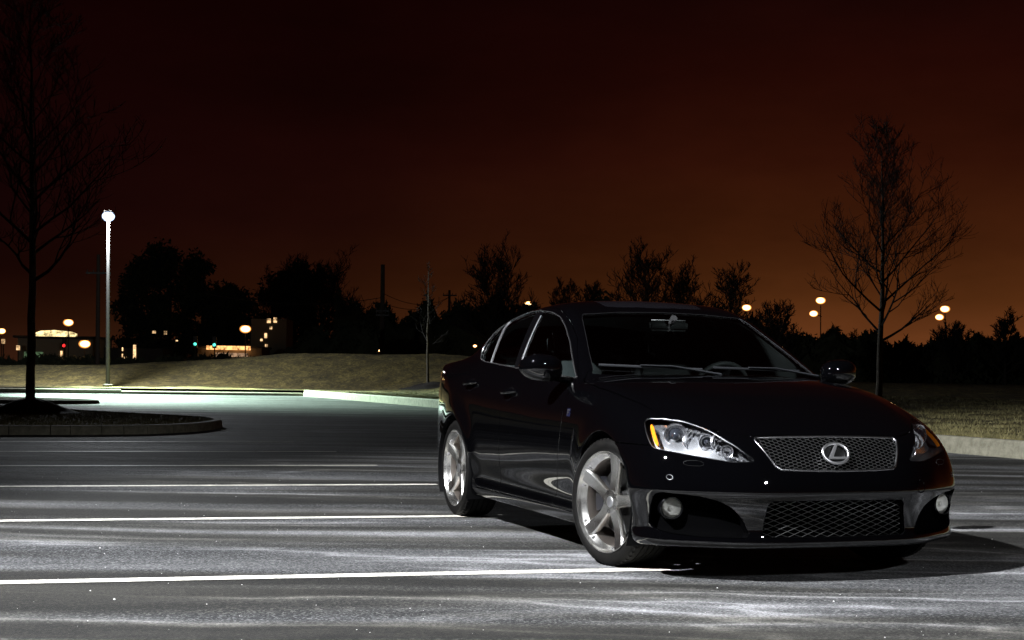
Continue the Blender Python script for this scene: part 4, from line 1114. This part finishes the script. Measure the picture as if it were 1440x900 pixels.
# the far wood / hedge
def wood(name,x0,x1,Y,top,label,n_,thick=5,seed=3):
    rng=np.random.default_rng(seed)
    V=[];F=[]
    m=int((x1-x0)/.8); rows=8
    hh=[float(top(x0+(x1-x0)*i/m))*(.86+.08*math.sin(i*1.7)+.06*math.sin(i*.53)+.05*rng.normal()) for i in range(m+1)]
    for s in (0,1):
        for i in range(m+1):
            for j in range(rows+1):
                t=j/rows; V.append((x0+(x1-x0)*i/m+rng.normal(0,.15),Y+(1-2*s)*(-thick/2)*math.cos(t*1.5)+rng.normal(0,.25),hh[i]*math.sin(t*1.571)))
    w_=rows+1
    for s in (0,1):
        o_=s*(m+1)*w_
        for i in range(m):
            for j in range(rows): F.append((o_+i*w_+j,o_+(i+1)*w_+j,o_+(i+1)*w_+j+1,o_+i*w_+j+1))
    nV=len(V)
    for i in range(n_):
        xq=rng.uniform(x0,x1); h=float(np.interp((xq-x0)/(x1-x0)*m,range(m+1),hh)); t=rng.random()**.45; p=np.array([xq,Y-thick/2*math.cos(t*1.5)-rng.random()*.4,h*t*1.02+abs(rng.normal(0,.12))*h*.3*(t>.8)]); q=rng.normal(0,.14,(3,3))*np.array([1,1,1.3]); k0=len(V)
        V+= [tuple(p+q[0]),tuple(p+q[1]),tuple(p+q[2])]; F.append((k0,k0+1,k0+2))
    o=mesh(name,V,F,DARKLEAF); tag(o,label,'wood',kind='stuff'); return o
def topR(x): # heights so the wood's top sits where the skyline is
    u=720+x/118*2089; v=np.interp(u,[480,520,560,640,700,760,860,1000,1080,1120,1200,1300,1440,1600],[408,426,424,420,418,420,424,430,447,465,468,470,468,466]); v0=523.8+.0149*(u-720); return 1+(v0-v)/2089*118
wood('distant_wood',-14,85,118,topR,'black wood and hedge closing the lot behind the car',38000)
def topL(x):
    u=720+x/100*2089; v=np.interp(u,[-100,0,130,160,200,380,420,560],[503,503,504,503,503,500,470,440]); v0=523.8+.0149*(u-720); return 1+(v0-v)/2089*100
wood('roadside_hedge',-80,-9,100,topL,'dark low hedge running behind the grass bank on the left',17000,3,4)
# ------------------------------------------------------------------ lamps, poles, buildings
TILT=-.012
def v0_(u): return 523.8+.0149*(u-720)
def place(u,v,Y): return bx(u,Y),Y,.9987+(v0_(u)-v)/2089*Y
def light(kind,loc,energy,col,parent=None,size=.1,**k):
    l=bpy.data.lights.new('lamp_light',kind); l.energy=energy; l.color=col
    if kind in('POINT','SPOT'): l.shadow_soft_size=size
    for a,v in k.items(): setattr(l,a,v)
    o=bpy.data.objects.new('lamp_light',l); link(o,parent); o.location=loc; return o
def globe(name,core,edge,s0,s1):
    m=bpy.data.materials.new(name); m.use_nodes=True; n=NT(m); n.n.remove(n.b); e=n.new('ShaderNodeEmission'); lw=n.new('ShaderNodeLayerWeight'); lw.inputs[0].default_value=.5
    n.ln(n.ramp(lw.outputs['Facing'],[(.10,core),(.40,edge)]),e.inputs[0]); n.ln(n.ramp(lw.outputs['Facing'],[(.12,1.0),(.35,s1/s0*3),(.8,s1/s0)]),n.math('MULTIPLY',0,s0).node.inputs[0]); n.ln(n.n['Math'].outputs[0],e.inputs[1]); n.ln(e.outputs[0],n.n['Material Output'].inputs[0]); return m
WHITE_E=globe('white_lamp_glow',(.85,.93,1.0),(.55,.70,1.0),30,1.2); ORANGE_E=globe('sodium_lamp_glow',(1.0,.62,.26),(1.0,.34,.07),9,.45)
def shoebox_post(name,x,y,zb,H,label,group=None,emit=WHITE_E,r=.085,glow=(.34,.22,.17),pole=None,tilt=TILT,base=True,pos_head=0.):
    e=empty(name,(x,y,zb),0,None,label,'lamp post',group)
    top=Vector((-tilt*0+ -abs(tilt)*H,0,H))
    b=MB(); b.tube([(0,0,0),top],[r,r*.72],12); b.build('pole',pole or POLEM,e,True)
    if base:
        b=MB(); b.lathe([(r*2.2,-.1),(r*2.2,.06),(r*1.9,.08),(r*1.1,.085)],16); b.build('pole_base',KERB,e,True)
    b=MB(); b.box(top+Vector((pos_head,0,glow[2]*.8)),(glow[0]*1.1,glow[1]*1.1,.07)); b.tube([top,top+Vector((pos_head,0,.02))],[r*.7,.05],8); hd=b.build('lamp_head',LAMPBOX,e)
    b=MB(); n_=16; c=top+Vector((pos_head,0,-.03)); V=[];F=[]
    for i in range(9):
        v=math.pi*i/8
        for k in range(n_): u=2*math.pi*k/n_; V.append(c+Vector((math.sin(v)*math.cos(u)*glow[0],math.sin(v)*math.sin(u)*glow[1],math.cos(v)*glow[2])))
    for i in range(8):
        for k in range(n_): F.append((i*n_+k,i*n_+(k+1)%n_,(i+1)*n_+(k+1)%n_,(i+1)*n_+k))
    b.add(V,F); b.build('lamp_lens',emit,hd,True)
    return e,c
wx,wy,_=place(152,547,57)
wzb=float(zg(np.array(wx),np.array(57.)))
wl_,wc=shoebox_post('lamp_post',wx,57,wzb,6.55,'tall grey lamp post with a bright white lamp behind the far kerb',emit=WHITE_E,glow=(.25,.2,.2))
_s=light('SPOT',(wx+wc.x,57-.45,wzb+wc.z-.22),W_FAR,(.70,1.0,.82),None,.22,spot_size=rad(84),spot_blend=.5); _s.rotation_euler=Vector((.34,-.40,-.68)).to_track_quat('-Z','Y').to_euler()
light('POINT',(wx+wc.x+.0,57-.34,wzb+wc.z-.40),W_POLE,(.9,.95,1.0),None,.10)
# key spot placed from the car's shadow; its lamp post is added, out of view
fl,fc=shoebox_post('lamp_post',FGL[0],FGL[1],0,FGL[2]+.25,'tall grey lamp post added out of view on the near left to light the car',emit=WHITE_E,r=.12,tilt=0,glow=(.24,.18,.05))
sp=light('SPOT',(FGL[0]+.02,FGL[1]-.0,FGL[2]-.02),W_FG,(.95,.97,1.0),None,.16,spot_size=rad(FGCONE),spot_blend=.45)
aim=Vector(FGAIM)-Vector(FGL); sp.rotation_euler=aim.to_track_quat('-Z','Y').to_euler()
shoebox_post('lamp_post',9.0,-7.0,0,9.2,'added unseen lamp post behind the viewer on the right for weak fill light',emit=WHITE_E,r=.12,tilt=0,glow=(.24,.18,.05))  # invented post and spot out of view, weak fill on the car's front
sp=light('SPOT',(9.0,-7.0,8.9),W_FILL,(.95,.97,1.0),None,.3,spot_size=rad(30),spot_blend=.6); sp.rotation_euler=(Vector((1.8,7.6,.3))-Vector((9,-7,8.9))).to_track_quat('-Z','Y').to_euler()
# sodium lamps in the distance: (u, v of the lamp, v of the foot, distance)
ORA=[(2,465,510,120,'sodium lamp at the far left edge of the lots'),(96,453,512,115,'sodium lamp in front of the lit white building'),(119,483,511,100,'lower sodium lamp just left of the white lamp post'),(345,462,507,105,'sodium lamp over the orange lit store canopy'),(533,492,505,108,'small warm lamp at the foot of the wooden utility pole'),(743,427,500,122,'sodium lamp showing just above the car roof on the left'),(1050,432,480,108,'sodium lamp at the right end of the car roof'),(422,496,505,105,'tiny low lamp under the broad bare tree'),(668,486,505,112,'small reddish lamp behind the car boot')]
for u,v,vf,Y,lb in ORA:
    x,_,z=place(u,v,Y); s_=.16 if u in(533,422,668) else (.36 if u in(2,743,1050) else .42)
    big_=u in (2,96,119,345,743,1050)
    e,c=shoebox_post('sodium_lamp_post',x,Y,0.1,z-.1,lb,'orange lamps in the distance',emit=ORANGE_E,r=.05,glow=(s_*1.0,s_*.7,s_*.72),pole=WOODP,base=False)
for u,v,u2,v2,Y,lb in [(1154,422,1143,441,125,'tall twin sodium lamp post left of the verge tree'),(1329,434,1320,446,125,'tall twin sodium lamp post right of the verge tree')]:
    x,_,z=place(u,v,Y); e,c=shoebox_post('sodium_lamp_post',x,Y,0.1,z-.1,lb,'orange lamps in the distance',emit=ORANGE_E,r=.06,glow=(.44,.3,.32),pole=WOODP,base=False)
    x2,_,z2=place(u2,v2,Y-2); b=MB(); b.tube([(0,0,z2-.1-.15),(x2-x,-2,z2-.1)],.04,6); b.build('lamp_arm',WOODP,e)
    b=MB(); n_=14; V=[];F=[]
    for i in range(8):
        vv=math.pi*i/7
        for k in range(n_): uu=2*math.pi*k/n_; V.append(Vector((x2-x,-2,z2-.1))+Vector((math.sin(vv)*math.cos(uu)*.38,math.sin(vv)*math.sin(uu)*.25,math.cos(vv)*.28)))
    for i in range(7):
        for k in range(n_): F.append((i*n_+k,i*n_+(k+1)%n_,(i+1)*n_+(k+1)%n_,(i+1)*n_+k))
    b.add(V,F); b.build('lower_lamp_lens',ORANGE_E,e,True)
# wooden utility poles and the wires
def upole(u,vt,Y,label,r=.15,arms=()):
    x,_,z=place(u,vt,Y); e=empty('utility_pole',(x,Y,.1),0,None,label,'utility pole','utility poles behind the lot')
    b=MB(); b.tube([(0,0,0),(-.005*z,0,z-.1)],[r,r*.7],8); b.build('pole',WOODP,e,True)
    for i,(dv,wd) in enumerate(arms):
        b=MB(); b.box((0,-.1,z-.1-dv),(wd,.10,.12)); 
        for k in (-.45,-.2,.2,.45): b.tube([(k*wd,-.1,z-.1-dv+.05),(k*wd,-.1,z-.1-dv+.22)],.03,6)
        b.build('crossarm',POLEM if i or True else WOODP,e)
    return Vector((x,Y,z))
p1=upole(537,372,104,'tall wooden utility pole with two crossarms left of the sapling',.20,((3.25,.95),(3.55,.95)))
p2=upole(631,408,140,'shorter utility pole far behind, right of the sapling',.16,((.5,1.3),))
p3=upole(137,358,96,'dark utility pole left of the white lamp post',.16,((1.2,1.6),))
for k,(zo,) in enumerate(((-2.0,),(-2.7,))):
    b=MB(); P_=[]
    for t in np.linspace(0,1,24): P_.append(p1.lerp(p2,t)+Vector((0,0,zo*(1-t)-.6*t-1.3*4*t*(1-t)*.6)))
    b.tube(P_,.022,4); o=b.build('power_line',WOODP); tag(o,'thin sagging power line between the utility poles, %s one'%('upper' if k==0 else 'lower'),'cable','power lines')
b=MB(); P_=[p1+Vector((-12*t,-2*t,-2.3-1.2*4*t*(1-t)*.5)) for t in np.linspace(0,1,16)]; b.tube(P_,.022,4); o=b.build('power_line',WOODP); tag(o,'thin power line running left from the tall utility pole','cable','power lines')
# buildings with lit windows on the left
WALL=mat('render_wall',(.22,.19,.14),.8); ROOFM=mat('flat_roof',(.04,.035,.03),.8)
def glow(name,c,s):
    m=emis(name,c,s); n=NT(m); e=n.n['Emission']; q=n.noise(geo_pos(n),2.6,3,.6); n.ln(n.math('MULTIPLY',n.ramp(q,[(.35,.12),(.62,1.4)]),s),e.inputs[1]); return m
Wm=glow('lit_canopy',(1.0,.78,.36),1.5); Om=glow('lit_orange_front',(1.0,.45,.15),1.8); Wn=glow('lit_window',(1.0,.62,.30),1.3); Gn=glow('green_sign_glow',(.10,.9,.65),2.4); Rn=glow('red_signal_glow',(1.0,.03,.03),2.2); Wg=glow('greenish_lit_glass',(.35,.6,.30),.16)
Y=128
x,_,z=place(92,470,Y); e=empty('store_building',(x,Y,.1),0,None,'low white store with a glowing curved roof canopy behind the left lamps','building')
b=MB(); b.box((0,0,1.6),(6.6,5,3.2)); b.build('wall',WALL,e)
b=MB(); b.prism([(-1.75,2.80),(-1.85,3.0),(-1.2,3.26),(0,3.34),(1.2,3.24),(1.8,3.05),(1.75,2.80)],-3.1,-2.6,Matrix.Rotation(math.pi/2,4,'X')@Matrix.Identity(4)); fas=b.build('lit_fascia',Wm,e)
fas.location=(0,-5.8,.55)
b=MB(); b.box((0,-.2,3.3),(7.0,6.,.2)); b.build('roof',ROOFM,e)
for dx in (-2.4,-1.5): 
    b=MB(); b.box((dx,-2.52,1.5),(.7,.04,1.1)); w_=b.build('window',Wg,e)
b=MB(); b.box((.4,-2.54,1.15),(.16,.05,2.0)); b.build('door_light',Wn,e)
x,_,z=place(330,490,132); e=empty('store_building',(x,132,.1),0,None,'store front with an orange lit canopy right of the dark evergreens','building')
b=MB(); b.box((0,0,1.4),(5.6,5,2.6)); b.build('wall',WALL,e)
b=MB(); b.box((.0,-2.9,z-.1),(3.7,.9,.34)); b.build('lit_canopy',Om,e)
b=MB(); b.box((.2,-2.53,z-.70),(2.8,.04,.35)); b.build('window',glow('dim_shop_glass',(1,.6,.35),.35),e)
b=MB(); b.box((0,0,2.75),(5.9,5.3,.15)); b.build('roof',ROOFM,e)
x,_,z=place(382,470,136); e=empty('office_block',(x,136,.1),0,None,'dark narrow building with small lit windows beside the dense bare tree','building')
b=MB(); b.box((0,0,2.7),(3.2,4,5.4)); b.build('wall',WALL,e)
for u,v,w_,h_ in ((377,451,.34,.40),(386,450,.3,.45),(380,461,.22,.25),(373,472,.22,.45),(374,488,.22,.5),(367,478,.2,.2),(376,499,.25,.25)):
    x1,_,z1=place(u,v,134); b=MB(); b.box((x1-x,-2.02,z1-.1),(w_,.04,h_)); b.build('window',Wn,e)
x,_,z=place(185,497,130); e=empty('low_building',(x,130,.1),0,None,'dark low building with a tall lit doorway right of the white lamp post','building')
b=MB(); b.box((.6,0,1.25),(5.2,4,2.5)); b.build('wall',ROOFM,e)
for u,v,w_,h_ in ((189,496,.24,1.35),(176,504,.24,.3),(172,491,.1,.3),(172,500,.1,.3),(216,467,.30,.22),(232,468,.24,.3),(248,479,.2,.12)):
    x1,_,z1=place(u,v,128); b=MB(); b.box((x1-x,-2.03,z1-.1),(w_,.04,h_)); b.build('window',Wn,e)
# traffic signals
for u,v,Y,m_,lb,c_ in [(90,486,118,Rn,'traffic signal showing red in front of the store wall','red'),(274,484,122,Gn,'traffic signal showing green among the dark evergreens',''),(301,485,122,Gn,'traffic signal showing green at the end of the orange canopy','')]:
    x,_,z=place(u,v,Y); e=empty('traffic_signal',(x,Y,.1),0,None,lb,'traffic light','traffic signals')
    b=MB(); b.tube([(0,.1,0),(0,.1,z+.3)],.05,6); b.build('pole',WOODP,e); b=MB(); b.box((0,0,z+.1),(.32,.2,.95)); h_=b.build('signal_head',LAMPBOX,e)
    b=MB(); b.lathe([(.13,0),(.10,.05),(.0005,.07)],12,Matrix.Translation((0,-.10,z-.1))@Matrix.Rotation(math.pi/2,4,'X')); b.build('signal_lens',m_,h_,True)
for u,v,lb in ((0,480,'small lit roadside sign at the far left edge'),(25,489,'small white lit sign left of the island tree'),(41,478,'small orange lit sign behind the island tree trunk')):
    x,_,z=place(max(u,4),v,116); e=empty('lit_sign',(x,116,.1),0,None,lb,'sign'); b=MB(); b.tube([(0,0.05,0),(0,.05,z-.1)],.05,6); b.build('pole',WOODP,e)
    b=MB(); b.box((0,0,z-.1),(.26,.08,.36)); b.build('sign_panel',Wn,e)
# ------------------------------------------------------------------ sky, camera
w=bpy.data.worlds.new('World'); bpy.context.scene.world=w; w.use_nodes=True
n=NT(w); tc=n.new('ShaderNodeTexCoord'); sx=n.new('ShaderNodeSeparateXYZ'); n.ln(tc.outputs['Generated'],sx.inputs[0])
el=n.math('ADD',sx.outputs[2],n.math('MULTIPLY',sx.outputs[0],.0)); 
def S(c): return tuple(((v/255+.055)/1.055)**2.4 if v>10 else v/255/12.92 for v in c)
right=n.ramp(el,[(0,S((104,56,26))),(.02,S((92,50,24))),(.05,S((70,36,14))),(.09,S((52,23,8))),(.14,S((40,13,5))),(.20,S((28,6,3))),(.25,S((20,4,3))),(.5,S((9,2,2)))])
left=n.ramp(el,[(0,S((44,22,12))),(.03,S((30,12,5))),(.06,S((20,5,3))),(.10,S((16,3,3))),(.17,S((14,2,2))),(.25,S((11,1,1))),(.5,S((5,1,1)))])
f_=n.ramp(n.math('MULTIPLY_ADD',sx.outputs[0],1.35,.5),[(.06,0),(.34,.15),(.54,.48),(.72,1)])
back=n.ramp(n.math('MULTIPLY_ADD',sx.outputs[1],.5,.5),[(.30,.22),(.75,1)])
f2=n.math('MULTIPLY',f_,1.0)
cl=n.noise(n.mapping(tc.outputs['Generated'],scale=(1.5,1.5,4)),2.6,5,.6); 
sky=n.mix(f_,left,right); sky=n.mix(1.0,sky,n.ramp(cl,[(.3,.72),(.7,1.25)]),'MULTIPLY'); sky=n.mix(1.0,sky,back,'MULTIPLY')
n.ln(sky,n.n['Background'].inputs[0]); n.n['Background'].inputs[1].default_value=1.3
cam=bpy.data.cameras.new('camera'); c=bpy.data.objects.new('camera',cam); C.objects.link(c)
cam.sensor_width=36;cam.lens=2089/1440*36;cam.shift_y=(523.8-450)/1440; cam.clip_end=5000
c.matrix_world=Matrix.Translation((0,0,.9987))@Matrix.Rotation(math.pi/2,4,'X')@Matrix.Rotation(.0149,4,'Z')
sc=bpy.context.scene; sc.camera=c; vs=sc.view_settings; vs.view_transform='Standard'; vs.look='None'; vs.exposure=0; vs.gamma=1
sc.render.engine='CYCLES'; sc.cycles.max_bounces=8; sc.cycles.transparent_max_bounces=16; sc.cycles.sample_clamp_indirect=4; sc.cycles.use_denoising=True; sc.cycles.caustics_reflective=False; sc.cycles.caustics_refractive=False
